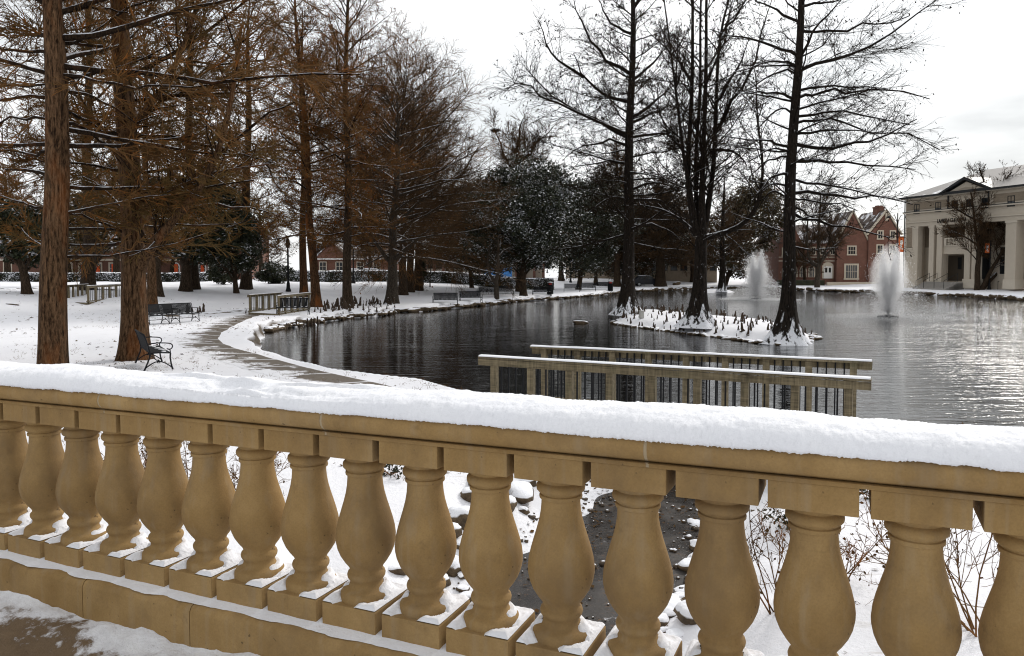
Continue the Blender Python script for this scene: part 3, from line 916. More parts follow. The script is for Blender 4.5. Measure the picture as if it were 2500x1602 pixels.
def taper(r0, r1, K): 
    w = np.linspace(0, 1, K)[None, :]; return np.asarray(r0)[:, None] * (1 - w) + np.asarray(r1).reshape(-1, 1) * w if np.ndim(r1) else np.asarray(r0)[:, None] * (1 - w) + r1 * w

def trunk_mesh(P, R, flare=.5, flare_h=.6, lobes=7, seed=0, sides=28, sub=5):
    """one trunk polyline with buttressed foot; P relative to the base"""
    r = np.random.RandomState(seed); P = np.array(P, float); R = np.array(R, float)
    s = np.linspace(0, 1, (len(P) - 1) * sub + 1) ** 1.25; u = np.linspace(0, 1, len(P))
    Q = np.stack([np.interp(s, u, P[:, k]) for k in range(3)], 1); RR = np.interp(s, u, R)
    for _ in range(2): Q[1:-1] = .25 * Q[:-2] + .5 * Q[1:-1] + .25 * Q[2:]
    V, Fq = tubes(Q[None], RR[None], sides)
    V = V.reshape(len(Q), sides, 3)
    a = np.arange(sides) * 2 * math.pi / sides
    ph = r.rand(3) * 6.28
    for k in range(len(Q)):
        z = Q[k, 2] - Q[0, 2]
        e = math.exp(-max(z, 0) / flare_h)
        lob = 1 + .16 * np.sin(lobes * a + ph[0]) + .12 * np.sin((lobes - 3) * a + ph[1])
        sc = 1 + flare * e * lob + .035 * np.sin(5 * a + ph[2] + z * .7) + .02 * np.sin(11 * a + z)
        V[k] = Q[k] + (V[k] - Q[k]) * sc[:, None]
    return V.reshape(-1, 3), Fq

def leaf_quads(C, size, r, droop=0.0, aspect=.4):
    """flat leaf-sized quads at points C"""
    N = len(C); d = unit(r.randn(N, 3) + np.array([0, 0, -droop])); w = unit(np.cross(d, r.randn(N, 3)))
    sz = size * (.6 + .8 * r.rand(N))[:, None]
    V = np.stack([C - w * sz * aspect * .3, C + d * sz * .5 - w * sz * aspect, C + d * sz, C + d * sz * .5 + w * sz * aspect], 1).reshape(-1, 3)
    return V, (np.arange(N)[:, None] * 4 + np.arange(4))

def limbs_on_trunk(P, R, n, r, h0, h1, len_lo, len_mid, len_hi, el_lo, el_hi, top_frac=1.0):
    """n limbs round a trunk: base, direction, length, start radius"""
    P = np.array(P, float); R = np.array(R, float); z = P[:, 2]
    h = h0 + (h1 - h0) * (np.arange(n) + r.rand(n)) / n
    base = np.stack([np.interp(h, z, P[:, k]) for k in range(3)], 1); rad = np.interp(h, z, R)
    f = (h - h0) / (h1 - h0)
    az = np.arange(n) * 2.399 + r.rand(n) * .9
    el = el_lo + (el_hi - el_lo) * f + .14 * r.randn(n)
    d = np.stack([np.cos(el) * np.cos(az), np.cos(el) * np.sin(az), np.sin(el)], 1)
    L = np.interp(f, [0, .35, 1], [len_lo, len_mid, len_hi]) * (.7 + .6 * r.rand(n))
    return base, d, L, rad

def crown(limbP, limbR, r, n2, n3, n4, r2=.016, r3=.008, r4=.0045, ang=.85, flat=.55, up=.03, ratio2=.42, ratio3=.40, ratio4=.45, k2=5):
    """twigs on limbs -> list of (V,F) and tip points"""
    seg = np.linalg.norm(np.diff(limbP, axis=1), axis=2).sum(1)
    b, d, L, idx, t = spawn(limbP, n2 * np.clip(seg / 3.0, .3, 2.2), r, .14, .99, ang, .22, flat, ratio2, .55)
    L = np.maximum(L, .25)
    P2 = grow(b, d, L, k2, r, .09, up); R2 = taper(np.minimum(r2, .009 * L + .005), .003, k2)
    out = [tubes(P2, R2, 3)]
    b, d, L, idx, t = spawn(P2, n3 * np.clip(L / 1.0, .35, 2), r, .1, 1.0, .58, .2, .6, ratio3 * 1.2, .45)
    L = np.maximum(L, .14)
    P3 = grow(b, d, L, 4, r, .16, up * .5); out.append(tubes(P3, taper(np.full(len(L), r3), r3 * .45, 4), 3))
    tips = P3
    if n4:
        b, d, L, idx, t = spawn(P3, n4, r, .1, 1.0, .5, .22, .7, ratio4 * 1.35, .3)
        L = np.maximum(L, .08)
        P4 = grow(b, d, L, 3, r, .15, 0.0); out.append(tubes(P4, taper(np.full(len(L), r4), r4 * .5, 3), 3))
        tips = P4
    return out, P2, tips

def add_tree(name, label, base, trunkV, twigV, group=None, trunk_mat='bark_brown', twig_mat='twig_brown', leaf=None, leaf_mat='leaf_rust', limbV=None, seed_pod=None):
    t = empty(name, base, (0, 0, 0), label, 'tree', group)
    V, Fq = joinm(trunkV); link_mesh('trunk', np_mesh('trunk', V, Fq), trunk_mat, t)
    if limbV: V, Fq = joinm(limbV); link_mesh('limbs' if False else 'branch_frame', np_mesh('branch_frame', V, Fq), 'bark_limb' if trunk_mat in ('bark_red', 'bark_rust', 'bark_brown') else trunk_mat, t)
    V, Fq = joinm(twigV); link_mesh('crown', np_mesh('crown', V, Fq), twig_mat, t)
    if leaf is not None and len(leaf[0]): link_mesh('foliage', np_mesh('foliage', leaf[0], leaf[1], smooth=False), leaf_mat, t)
    return t

def bez(a, b, c, K):
    w = np.linspace(0, 1, K)[:, None]
    a, b, c = map(np.array, (a, b, c))
    return a * (1 - w) ** 2 + 2 * b * w * (1 - w) + c * w ** 2
def px_limbs(specs, Y, base, r, K=9, depth=.5):
    """limbs seen in the photo: (x0,y0, xm,ym, x1,y1, r0_px, depth_offset_m)"""
    P, R = [], []
    for s in specs:
        x0, y0, xm, ym, x1, y1, rp, dd = s
        a = at_depth(x0, y0, Y); m = at_depth(xm, ym, Y + dd * .5); c = at_depth(x1, y1, Y + dd)
        q = bez(a, 2 * m - .5 * (a + c), c, K)
        L = np.linalg.norm(c - a)
        q[1:-1] += r.randn(K - 2, 3) * .018 * L
        P.append(q - base); R.append(np.linspace(px_m(rp, Y), .02, K))
    return np.array(P), np.array(R)

def cypress(name, label, base_px, Y=None, r0=.35, height=20, lean_px=None, seed=1, n_limb=60, h0=2.2, len_=(3.2, 4.2, .8), el=(.05, .75), px_specs=None,
            n2=14, n3=10, n4=3, flare=.45, flare_h=.7, trunk_mat='bark_brown', twig_mat='twig_brown', rust=0, leaf_mat='leaf_rust', leaf_size=.12, group=None,
            twig_scale=1.0, base=None, forks=None, limb_r=.45, up=.03, ratio2=.42, blunt=0, clear=None, needles=0, needle_mat='leaf_brown'):
    r = np.random.RandomState(seed)
    if base is None: base = G(*base_px) if Y is None else at_depth(base_px[0], base_px[1], Y)
    Y = base[1]
    base = base - np.array([0, 0, .06])
    lx, ly = lean_px if lean_px else (base_px[0], 0)
    top = at_depth(lx, ly, Y) - base
    zt = top[2]; slope = top[:2] / max(zt, .1)
    hs = np.linspace(0, height, 9)
    P = np.stack([slope[0] * hs + .10 * np.sin(hs * .5 + seed) * sst(0, 5, hs), .10 * np.cos(hs * .45 + seed) * sst(0, 5, hs), hs], 1)
    P[0] = 0
    R = r0 * np.clip(1 - hs / height, 0, 1) ** .72 + .02
    if blunt: R = r0 * (1 - (1 - blunt) * (hs / height) ** .8); R[-1] *= .3
    tv = [trunk_mesh(P, R, flare, flare_h, 7, seed)]
    b, d, L, rad = limbs_on_trunk(P, R, n_limb, r, h0, height * .97, len_[0], len_[1], len_[2], el[0], el[1])
    if clear is not None:
        kp = d[:, 1] > clear; b, d, L, rad = b[kp], d[kp], L[kp], rad[kp]
    LP = grow(b, d, L, 8, r, .10, up, up * 1.5); LR = taper(np.minimum(rad * limb_r, .012 * L + .012), .008, 8)
    lv = [tubes(LP, LR, 6)]
    allP = [LP]
    if px_specs:
        Pp, Rp = px_limbs(px_specs, Y, base, r, 8)
        for q in Pp:                                   # root each limb in the trunk's axis
            ax = np.array([np.interp(q[0, 2], P[:, 2], P[:, k]) for k in range(3)])
            if np.hypot(*(ax - q[0])[:2]) < 1.3 and q[0, 2] < P[-1, 2]: q[0] = ax; q[1] = .6 * q[1] + .4 * (ax + (q[2] - ax) * .5)
        lv.append(tubes(Pp, Rp, 8)); allP.append(Pp)
    if forks:
        for (fp, fr) in forks:
            q = np.array([at_depth(x, y, Y + dd) - base for x, y, dd in fp]); s = np.linspace(0, 1, 14); u = np.linspace(0, 1, len(q))
            Q = np.stack([np.interp(s, u, q[:, k]) for k in range(3)], 1)
            for _ in range(2): Q[1:-1] = .25 * Q[:-2] + .5 * Q[1:-1] + .25 * Q[2:]
            tv.append(tubes(Q[None], np.interp(s, [0, .22, 1], [px_m(q_, Y) for q_ in fr])[None], 14))
            bb, dd_, LL, _, _ = spawn(Q[None], 26, r, .12, .98, .85, .2, .8, .26, .45)
            LP2 = grow(bb, dd_, LL, 8, r, .10, .05); lv.append(tubes(LP2, taper(.010 * LL + .012, .008, 8), 6)); allP.append(LP2)
    AP = np.concatenate(allP)
    tw, P2, tips = crown(AP, None, r, n2, n3, n4, .018 * twig_scale, .0085 * twig_scale, .0050 * twig_scale, ratio2=ratio2)
    leaf = None
    if rust:
        q = tips[r.rand(len(tips)) < rust]; C = q[:, -1] + .03 * r.randn(len(q), 3)
        leaf = leaf_quads(C, leaf_size, r, 1.3, .22)
    t = add_tree(name, label, base, tv, tw, group, trunk_mat, twig_mat, leaf, leaf_mat, lv)
    if needles:
        q = tips[r.rand(len(tips)) < needles]; w = r.rand(len(q), 1); K = q.shape[1]
        C = q[:, 0] * (1 - w) + q[:, -1] * w + .05 * r.randn(len(q), 3)
        V, Fq = leaf_quads(C, leaf_size * 1.1, r, .55, .11); link_mesh('needles' if False else 'dry_foliage', np_mesh('dry_foliage', V, Fq, False), needle_mat, t)
    return t

# ------------------------------------------------------------------ the trees near the camera
cypress('cypress_tree', 'reddish ridged-bark cypress trunk nearest the balustrade, bare brown twigs above', (128, 906), r0=0.315, height=19, lean_px=(131, 0), seed=11, n_limb=76, h0=2.9,
        len_=(3.0, 5.5, 1.2), el=(.0, .7), flare=.16, flare_h=.5, trunk_mat='bark_red', twig_mat='twig_brown', rust=.10, leaf_mat='leaf_brown', leaf_size=.09, needles=0.1, needle_mat='leaf_olive', clear=-0.25, twig_scale=1.5, n2=12, n3=8, n4=1.3,
        px_specs=[(160, 160, 500, 192, 880, 182, 8, 1.5), (163, 182, 300, 206, 470, 214, 4, -1.0), (165, 222, 240, 240, 330, 300, 5, 1.0), (108, 130, 50, 125, -60, 122, 5, .5),
                  (108, 240, 40, 238, -60, 255, 5, -.5), (108, 292, 60, 285, -40, 305, 4, 1.0), (160, 40, 230, 20, 310, 30, 4, 1.0), (165, 300, 230, 330, 295, 400, 5, 2.0),
                  (110, 205, 50, 210, -40, 214, 3, 1.5), (165, 110, 260, 60, 420, -30, 5, 2.0), (110, 365, 60, 372, -40, 365, 4, 1.0)])
cypress('cypress_tree', 'broad cypress with a thick rising limb, its buttressed foot behind the nearest bench', (328, 877), forks=[([(335, 660, 0), (372, 590, -.3), (430, 535, -.7), (500, 450, -1.0), (545, 350, -1.3), (572, 210, -1.5), (590, 60, -1.6)], (17, 10.5, 3)), ([(300, 345, 0), (345, 280, -.4), (410, 205, -.9), (462, 80, -1.3), (500, -60, -1.5)], (12, 8, 3)), ([(310, 420, 0), (260, 330, .6), (200, 250, 1.0), (150, 120, 1.4)], (9, 6, 2)), ([(318, 540, 0), (400, 470, -.6), (520, 420, -1.0), (660, 400, -1.2)], (8, 5, 1.5))], r0=0.33, height=20, lean_px=(300, 0), seed=12, n_limb=62, h0=3.0,
        len_=(3.4, 5.0, 1.0), el=(.1, .8), flare=.52, flare_h=.55, trunk_mat='bark_red', twig_mat='twig_olive', rust=.16, leaf_mat='leaf_brown', leaf_size=.10, needles=0.1, needle_mat='leaf_olive', clear=-0.3, twig_scale=1.5, n2=11, n3=8, n4=1.2,
        px_specs=[(340, 305, 420, 236, 560, 205, 6, -1.0), (540, 380, 620, 300, 720, 250, 5, .8),
                  (300, 330, 210, 300, 140, 220, 6, .8), (350, 470, 430, 460, 620, 440, 6, -1.2), (345, 555, 260, 470, 200, 430, 5, 1.5), (345, 330, 480, 345, 640, 390, 6, .5),
                  (345, 590, 240, 540, 160, 520, 4, -1.0), (430, 520, 520, 500, 660, 520, 5, .8)])
cypress('cypress_tree', 'lean brown cypress hidden behind the buttressed one, left of two facing benches', (372, 762), r0=0.24, height=17, lean_px=(345, 0), seed=13, n_limb=46, h0=3.0,
        len_=(2.8, 4.0, .8), flare=.5, trunk_mat='bark_red', twig_mat='twig_brown', rust=.25, leaf_mat='leaf_brown', leaf_size=.13, needles=0.1, twig_scale=1.4, n2=11, n3=8, n4=1.3)
cypress('cypress_tree', 'russet-barked cypress just behind the bench by the slatted footbridge', (773, 750), r0=0.29, height=23, lean_px=(722, 0), seed=14, n_limb=62, h0=4.5,
        len_=(3.6, 5.2, 2.2), el=(-.05, .85), flare=0.55, flare_h=.7, trunk_mat='bark_rust', twig_mat='twig_brown', rust=.32, leaf_mat='leaf_rust', leaf_size=.15, needles=0.18, twig_scale=1.4, n2=11, n3=8, n4=1.3)
cypress('cypress_tree', 'russet cypress rising behind the far end of the slatted footbridge', (742, 724), r0=0.3, height=24, lean_px=(735, 0), seed=15, n_limb=56, h0=5,
        len_=(3.6, 5.4, 2.4), el=(-.05, .85), flare=.35, flare_h=.7, trunk_mat='bark_rust', twig_mat='twig_olive', rust=.30, leaf_mat='leaf_rust', leaf_size=.17, needles=0.18, needle_mat='leaf_olive', twig_scale=1.4, n2=11, n3=8, n4=1.2)
cypress('cypress_tree', 'slim straight cypress standing among the knees at the left pond edge', (849, 752), r0=0.28, height=24, lean_px=(846, 0), seed=16, n_limb=78, h0=4.2,
        len_=(3.2, 5.2, 2.6), el=(.0, .9), flare=.45, flare_h=.7, trunk_mat='bark_brown', twig_mat='twig_brown', rust=.20, leaf_mat='leaf_rust', leaf_size=.15, needles=0.15, twig_scale=1.3, n2=11, n3=8, n4=1.3)
cypress('cypress_tree', 'tall brown cypress right behind the thick-trunked evergreen at the hedge', (470, 706), r0=.45, height=27, lean_px=(462, 200), seed=17, n_limb=44, h0=6,
        len_=(4.6, 6.2, 3.0), el=(.0, .9), trunk_mat='bark_brown', twig_mat='twig_brown', rust=.1, leaf_mat='leaf_rust', leaf_size=.2, needles=0.1, n2=9, n3=7, n4=1.2, twig_scale=1.6)
cypress('cypress_tree', 'tall olive-brown cypress at the hedge between the two nearest trunks', (215, 708), r0=.42, height=27, lean_px=(215, 200), seed=18, n_limb=44, h0=5,
        len_=(4.6, 6.2, 3.0), el=(.0, .9), trunk_mat='bark_brown', twig_mat='twig_olive', rust=.1, leaf_mat='leaf_rust', leaf_size=.2, needles=0.1, needle_mat='leaf_olive', n2=9, n3=7, n4=1.2, twig_scale=1.6)
cypress('cypress_tree', 'tall brown cypress behind the bushy holly near the lamp post', (600, 706), r0=.42, height=26, lean_px=(606, 200), seed=19, n_limb=44, h0=5.5,
        len_=(4.6, 6.0, 3.0), el=(.0, .9), trunk_mat='bark_brown', twig_mat='twig_brown', rust=.12, leaf_mat='leaf_rust', leaf_size=.2, needles=0.1, n2=9, n3=7, n4=1.2, twig_scale=1.6)
# cluster of spreading trees
cypress('spreading_tree', 'pale snow-plastered trunk, nearest of the tight tree cluster by the pond', (957, 741), r0=0.37, height=15.5, lean_px=(975, 150), seed=21, n_limb=54, h0=3.6,
        len_=(7.6, 8.0, 4.6), el=(-.02, .85), flare=.6, flare_h=.9, trunk_mat='bark_grey', twig_mat='twig_grey', rust=.04, leaf_mat='leaf_brown', leaf_size=.14, needles=0.0, up=0.008, limb_r=0.6, twig_scale=1.3, n2=9, n3=7, n4=1.4, group=None,
        px_specs=[(950, 640, 925, 600, 880, 530, 7, -1.0), (965, 640, 1010, 590, 1050, 560, 7, -.8), (962, 560, 1040, 480, 1140, 420, 6, 1.0)])
cypress('spreading_tree', 'second trunk of the tight tree cluster, just behind the pale one', (984, 720), r0=0.36, height=21.5, lean_px=(985, 100), seed=22, n_limb=54, h0=4.2,
        len_=(8.4, 8.8, 5.6), el=(-.06, .85), flare=.5, flare_h=.9, trunk_mat='bark_brown', twig_mat='twig_brown', rust=.12, leaf_mat='leaf_rust', leaf_size=.18, needles=0.0, up=0.008, limb_r=0.6, twig_scale=1.3, n2=9, n3=7, n4=1.4)
cypress('spreading_tree', 'brown trunk third in the tight tree cluster, half hidden between two trunks', (1001, 713), r0=0.36, height=20.5, lean_px=(1010, 100), seed=23, n_limb=54, h0=4.4,
        len_=(8.4, 8.8, 5.6), el=(-.06, .85), flare=.45, flare_h=.9, trunk_mat='bark_brown', twig_mat='twig_olive', rust=.05, leaf_mat='leaf_brown', leaf_size=.18, needles=0.0, up=0.008, limb_r=0.6, twig_scale=1.3, n2=9, n3=7, n4=1.4)
cypress('spreading_tree', 'dark trunk with a long limb rising right, last of the tight tree cluster', (1020, 709), r0=0.46, height=17.0, lean_px=(1030, 150), seed=24, n_limb=54, h0=4.2,
        len_=(9.0, 8.8, 5.0), el=(-.06, .85), flare=.4, flare_h=.9, trunk_mat='bark_brown', twig_mat='twig_brown', rust=.0, needles=0.0, up=0.008, limb_r=0.6, twig_scale=1.3, n2=9, n3=7, n4=1.4,
        px_specs=[(1022, 632, 1070, 590, 1130, 500, 7, .6), (1018, 560, 1090, 470, 1190, 340, 7, .8)])
# island cypresses
def c3(*a): return [(1660 + s[0] / 2.853, s[1] / 2.853, 1660 + s[2] / 2.853, s[3] / 2.853, 1660 + s[4] / 2.853, s[5] / 2.853, s[6], s[7]) for s in a]
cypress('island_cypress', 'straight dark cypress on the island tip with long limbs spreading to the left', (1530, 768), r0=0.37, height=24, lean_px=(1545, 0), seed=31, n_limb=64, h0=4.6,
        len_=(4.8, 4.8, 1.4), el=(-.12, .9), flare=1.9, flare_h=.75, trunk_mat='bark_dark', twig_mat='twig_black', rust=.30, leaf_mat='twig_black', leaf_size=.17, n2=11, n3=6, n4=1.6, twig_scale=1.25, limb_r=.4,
        px_specs=[(1531, 333, 1391, 264, 1282, 165, 5, .8), (1527, 249, 1440, 205, 1400, 130, 5, -.8), (1426, 189, 1355, 137, 1314, 50, 4, .5), (1531, 182, 1450, 110, 1398, -15, 5, .8),
                  (1534, 84, 1490, 50, 1455, -8, 4, -.5), (1545, 196, 1601, 147, 1632, 108, 4, .6), (1548, 290, 1601, 245, 1650, 205, 5, -.6), (1550, 302, 1615, 265, 1660, 240, 4, 1.0),
                  (1529, 357, 1460, 345, 1376, 389, 4, .5), (1531, 403, 1478, 392, 1391, 410, 4, -.9), (1552, 336, 1620, 330, 1672, 348, 4, .6), (1530, 490, 1485, 486, 1430, 528, 4, -.8),
                  (1552, 490, 1605, 490, 1670, 535, 5, .4), (1552, 466, 1600, 446, 1668, 466, 4, -.6), (1552, 553, 1620, 553, 1672, 600, 4, .5), (1525, 330, 1340, 240, 1250, 190, 4, -.7), (1540, 20, 1580, -20, 1620, -60, 5, 0)])
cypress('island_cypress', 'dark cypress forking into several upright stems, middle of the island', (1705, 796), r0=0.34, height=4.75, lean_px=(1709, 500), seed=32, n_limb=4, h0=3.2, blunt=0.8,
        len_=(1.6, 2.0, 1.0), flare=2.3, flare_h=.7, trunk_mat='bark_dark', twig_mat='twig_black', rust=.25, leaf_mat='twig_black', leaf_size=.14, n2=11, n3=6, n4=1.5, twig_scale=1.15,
        forks=[([(1703, 575, 0), (1676, 455, 0), (1682, 350, .2), (1692, 190, .3), (1690, 0, .4), (1694, -160, .5)], (11, 6.5, 2)),
               ([(1706, 575, 0), (1697, 455, .6), (1699, 350, .9), (1712, 220, 1.1), (1708, 60, 1.3), (1716, -120, 1.4)], (7, 5, 2)),
               ([(1712, 575, 0), (1714, 455, -.3), (1717, 350, -.5), (1725, 190, -.6), (1723, 0, -.7), (1730, -150, -.7)], (11, 6.5, 2)),
               ([(1716, 575, 0), (1738, 455, .3), (1746, 350, .5), (1750, 190, .6), (1757, 70, .6), (1792, -40, .8)], (9, 6, 1.8)),
               ([(1702, 560, 0), (1670, 395, -.5), (1656, 270, -.8), (1645, 180, -.9), (1620, -10, -1.0)], (7, 4.2, 1.5)),
               ([(1716, 582, 0), (1783, 567, -.4), (1835, 537, -.7), (1860, 480, -.9), (1866, 390, -1.0), (1848, 320, -1.0), (1846, 190, -1.0)], (8, 6, 1.3)),
               ([(1698, 570, 0), (1662, 535, .3), (1615, 510, .6), (1560, 500, .8)], (6, 4, 1.2))],
        px_specs=[(1753, 305, 1800, 235, 1886, -5, 6, .6), (1732, 366, 1790, 372, 1823, 405, 5, -.4), (1755, 100, 1800, 40, 1850, -40, 4, .4), (1690, 200, 1650, 140, 1610, 60, 4, .5), (1745, 250, 1790, 190, 1830, 90, 4, -.6)])
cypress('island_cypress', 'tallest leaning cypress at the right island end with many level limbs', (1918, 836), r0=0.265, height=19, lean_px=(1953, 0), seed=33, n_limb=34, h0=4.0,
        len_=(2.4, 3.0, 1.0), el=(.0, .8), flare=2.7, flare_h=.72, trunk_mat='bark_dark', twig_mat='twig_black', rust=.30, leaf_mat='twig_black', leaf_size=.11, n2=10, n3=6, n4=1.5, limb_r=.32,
        px_specs=c3((850, 45, 1000, 20, 1150, -10, 4, .5), (835, 410, 950, 200, 1140, -20, 4, -.5), (840, 215, 1200, 180, 1600, 110, 4, .6), (835, 490, 1250, 330, 1800, -10, 5, .3), (830, 630, 1030, 605, 1450, 620, 4, -.6),
                    (835, 685, 1100, 625, 1740, 690, 4.5, .4), (830, 810, 1060, 785, 1600, 870, 4, -.4), (825, 860, 1100, 850, 1810, 1045, 4, .6), (815, 932, 1000, 912, 1350, 925, 4, -.8), (815, 1000, 1260, 1000, 1650, 830, 5, .3),
                    (810, 1120, 1100, 1110, 1640, 1180, 5, .2), (800, 1250, 1000, 1285, 1530, 1400, 4, -.6), (795, 1350, 1150, 1352, 1620, 1425, 5, .3), (785, 1390, 900, 1390, 1230, 1465, 3.5, .9), (785, 1492, 1000, 1540, 1480, 1660, 5, .2), (795, 1420, 900, 1500, 1010, 1560, 3, .8),
                    (800, 155, 650, 60, 500, -15, 4, .4), (795, 390, 600, 305, 210, 205, 5, .5), (790, 462, 680, 425, 370, 505, 4, -.5), (785, 512, 690, 505, 400, 650, 3.5, .7), (785, 690, 640, 645, 390, 655, 4, -.4),
                    (780, 800, 690, 765, 530, 910, 3, .6), (755, 1025, 600, 975, 250, 942, 4, .3), (745, 1060, 640, 1040, 480, 1120, 3, -.6), (740, 1090, 600, 1130, 470, 1260, 3, .8), (735, 1220, 640, 1235, 490, 1420, 4, -.4), (722, 1395, 640, 1335, 545, 1450, 3, .4), (720, 1300, 650, 1280, 560, 1340, 3, .4)))

# ------------------------------------------------------------------ evergreens
def evergreen(name, label, base, halfw, z0, z1, mat, seed=1, leaf=.20, nclus=60, per=330, forks=3, trunk_r=.22, trunk_mat='bark_brown', lean=0.0, shape='dome', group=None, dens=.85, depth=None):
    r = np.random.RandomState(seed)
    t = empty(name, base, (0, 0, 0), label, 'tree', group)
    H = z1 - z0; hd = depth or halfw
    tv, lv = [], []
    zs = np.linspace(0, z0 + .75 * H, 7)
    P = np.stack([lean * zs + .12 * np.sin(zs + seed) * sst(0, 2, zs), .1 * np.cos(zs * 1.2 + seed) * sst(0, 2, zs), zs], 1); P[0] = (0, 0, -.08)
    tv.append(trunk_mesh(P, np.linspace(trunk_r, trunk_r * .25, 7), .35, .35, 5, seed, 14, 3))
    # cluster centres: fill the crown, thicker near its skin
    n = nclus; v = unit(r.randn(n, 3)); rad = (.25 + .75 * r.rand(n) ** .45)[:, None]
    c = v * rad
    zc = (c[:, 2] * .5 + .5)
    if shape == 'cone': w = (1.08 - zc) ** .8
    elif shape == 'dome': w = np.where(zc < .35, .72 + .8 * zc, np.sqrt(np.clip(1.05 - ((zc - .35) / .70) ** 2, .03, 1)))
    else: w = np.ones(n)
    lobe = 1 + .22 * np.sin(3 * np.arctan2(c[:, 1], c[:, 0]) + seed) + .12 * r.randn(n)
    hor = unit(np.concatenate([c[:, :2], np.zeros((n, 1))], 1))[:, :2] * (np.linalg.norm(c[:, :2], axis=1) ** .55 * w * lobe)[:, None]
    C = np.stack([hor[:, 0] * halfw + lean * (z0 + zc * H), hor[:, 1] * hd, z0 + zc * H], 1)
    # limbs to the clusters
    k = max(6, n // 4); sel = r.choice(n, k, replace=False)
    h = np.clip(C[sel, 2] * .45 - .2, .5 * z0 + .2, None)
    A = np.stack([np.interp(h, P[:, 2], P[:, j]) for j in range(3)], 1)
    wv = np.linspace(0, 1, 6)[None, :, None]
    LP = A[:, None] * (1 - wv) + C[sel][:, None] * wv; LP[:, 1:-1] += .12 * r.randn(k, 4, 3); LP[:, 1:-1, 2] += .12 * H * (wv[:, 1:-1, 0] * (1 - wv[:, 1:-1, 0]))
    lv.append(tubes(LP, taper(np.full(k, trunk_r * .42), .02, 6), 5))
    V, Fq = joinm(tv); link_mesh('trunk', np_mesh('trunk', V, Fq), trunk_mat, t)
    V, Fq = joinm(lv); link_mesh('branch_frame', np_mesh('branch_frame', V, Fq), trunk_mat, t)
    cs = (.5 * halfw * (40 / n) ** .33) * (.55 + .6 * r.rand(n))
    m = n * per; idx = np.repeat(np.arange(n), per)
    D = unit(r.randn(m, 3)) * (r.rand(m, 1) ** .5); D[:, 2] *= .62
    X = C[idx] + D * cs[idx][:, None]
    X = X[r.rand(m) < dens]
    V, Fq = leaf_quads(X, leaf, r, .25, .30)
    link_mesh('foliage', np_mesh('foliage', V, Fq, smooth=False), mat, t)
    return t
def ev_px(name, label, bx, by, x0, x1, ytop, ybot, mat, **k):
    b = G(bx, by); Y = b[1]
    cx = (x0 + x1) / 2; hw = px_m((x1 - x0) / 2, Y)
    zt = at_depth(cx, ytop, Y)[2] - b[2]; zb = at_depth(cx, ybot, Y)[2] - b[2]
    k.setdefault('lean', (at_depth(cx, 600, Y)[0] - b[0]) / max(1.0, (zt + zb) / 2))
    return evergreen(name, label, b, hw, max(zb, .05), zt, mat, **k)
ev_px('magnolia_tree', 'tall magnolia with snow-flecked crown, forked trunk beside the lone bench', 1278, 722, 1165, 1440, 396, 646, 'leaf_snowy', seed=41, nclus=130, per=380, leaf=.26, trunk_r=.36, lean=0)
ev_px('magnolia_tree', 'low olive magnolia with a leaning trunk behind the first benches', 1152, 703, 1050, 1225, 470, 656, 'leaf_magnolia', seed=42, nclus=95, per=330, leaf=.28, trunk_r=.24)
ev_px('magnolia_tree', 'dark magnolia standing behind the paired benches', 1212, 712, 1130, 1345, 530, 662, 'leaf_dark', seed=46, nclus=85, per=330, leaf=.26, trunk_r=.22)
ev_px('magnolia_tree', 'dark broad magnolia on leaning stems beside the row of far benches', 1412, 707, 1318, 1545, 432, 668, 'leaf_dark', seed=43, nclus=120, per=360, leaf=.30, trunk_r=.34)
ev_px('magnolia_tree', 'grey-green snow-dusted evergreen behind the straight island cypress', 1500, 694, 1440, 1640, 520, 668, 'leaf_magnolia', seed=44, nclus=75, per=320, leaf=.32, trunk_r=.3)
ev_px('magnolia_tree', 'dark evergreen mass between the thick-footed tree and the straight island cypress', 1565, 694, 1490, 1675, 505, 676, 'leaf_dark', seed=48, nclus=95, per=330, leaf=.34, trunk_r=.3)
ev_px('oak_tree', 'russet-leaved dense tree behind the left fountain', 1768, 700, 1738, 1905, 432, 676, 'leaf_russet', seed=45, nclus=95, per=360, leaf=.36, trunk_r=.4)
ev_px('oak_tree', 'small brown-leaved tree between the island stems in the background', 1600, 690, 1560, 1700, 470, 640, 'leaf_russet', seed=47, nclus=60, per=260, leaf=.36, trunk_r=.3)
ev_px('magnolia_tree', 'black-green magnolia at the far left with a low trunk near the hedge', 66, 718, -40, 118, 480, 640, 'leaf_dark', seed=51, nclus=70, per=330, leaf=.28, trunk_r=.30)
ev_px('magnolia_tree', 'dark evergreen with a thick flared trunk in front of the hedge', 453, 711, 370, 565, 420, 630, 'leaf_dark', seed=52, nclus=85, per=330, leaf=.30, trunk_r=.46)
ev_px('magnolia_tree', 'narrow dark evergreen with a slim trunk between cypress and thick-trunked evergreen', 391, 724, 330, 430, 430, 590, 'leaf_dark', seed=53, nclus=55, per=260, leaf=.26, trunk_r=.26)
ev_px('holly_tree', 'bushy dark tree with low skirts in front of the hedge gap', 577, 716, 500, 640, 520, 672, 'leaf_dark', seed=54, nclus=55, per=240, leaf=.22, dens=.75, trunk_r=.22)
ev_px('magnolia_tree', 'dark russet evergreen behind the left footbridge', 225, 700, 165, 300, 470, 612, 'leaf_russet', seed=55, nclus=70, per=300, leaf=.30, trunk_r=.26)
ev_px('evergreen_bush', 'round dark bush against the hedge beside the lamp post', 668, 693, 636, 700, 640, 690, 'leaf_dark', seed=56, nclus=30, per=260, leaf=.22, trunk_r=.10)
ev_px('evergreen_bush', 'clipped dark bush in the hedge gap', 545, 695, 515, 572, 630, 692, 'leaf_dark', seed=57, nclus=30, per=260, leaf=.22, trunk_r=.10)
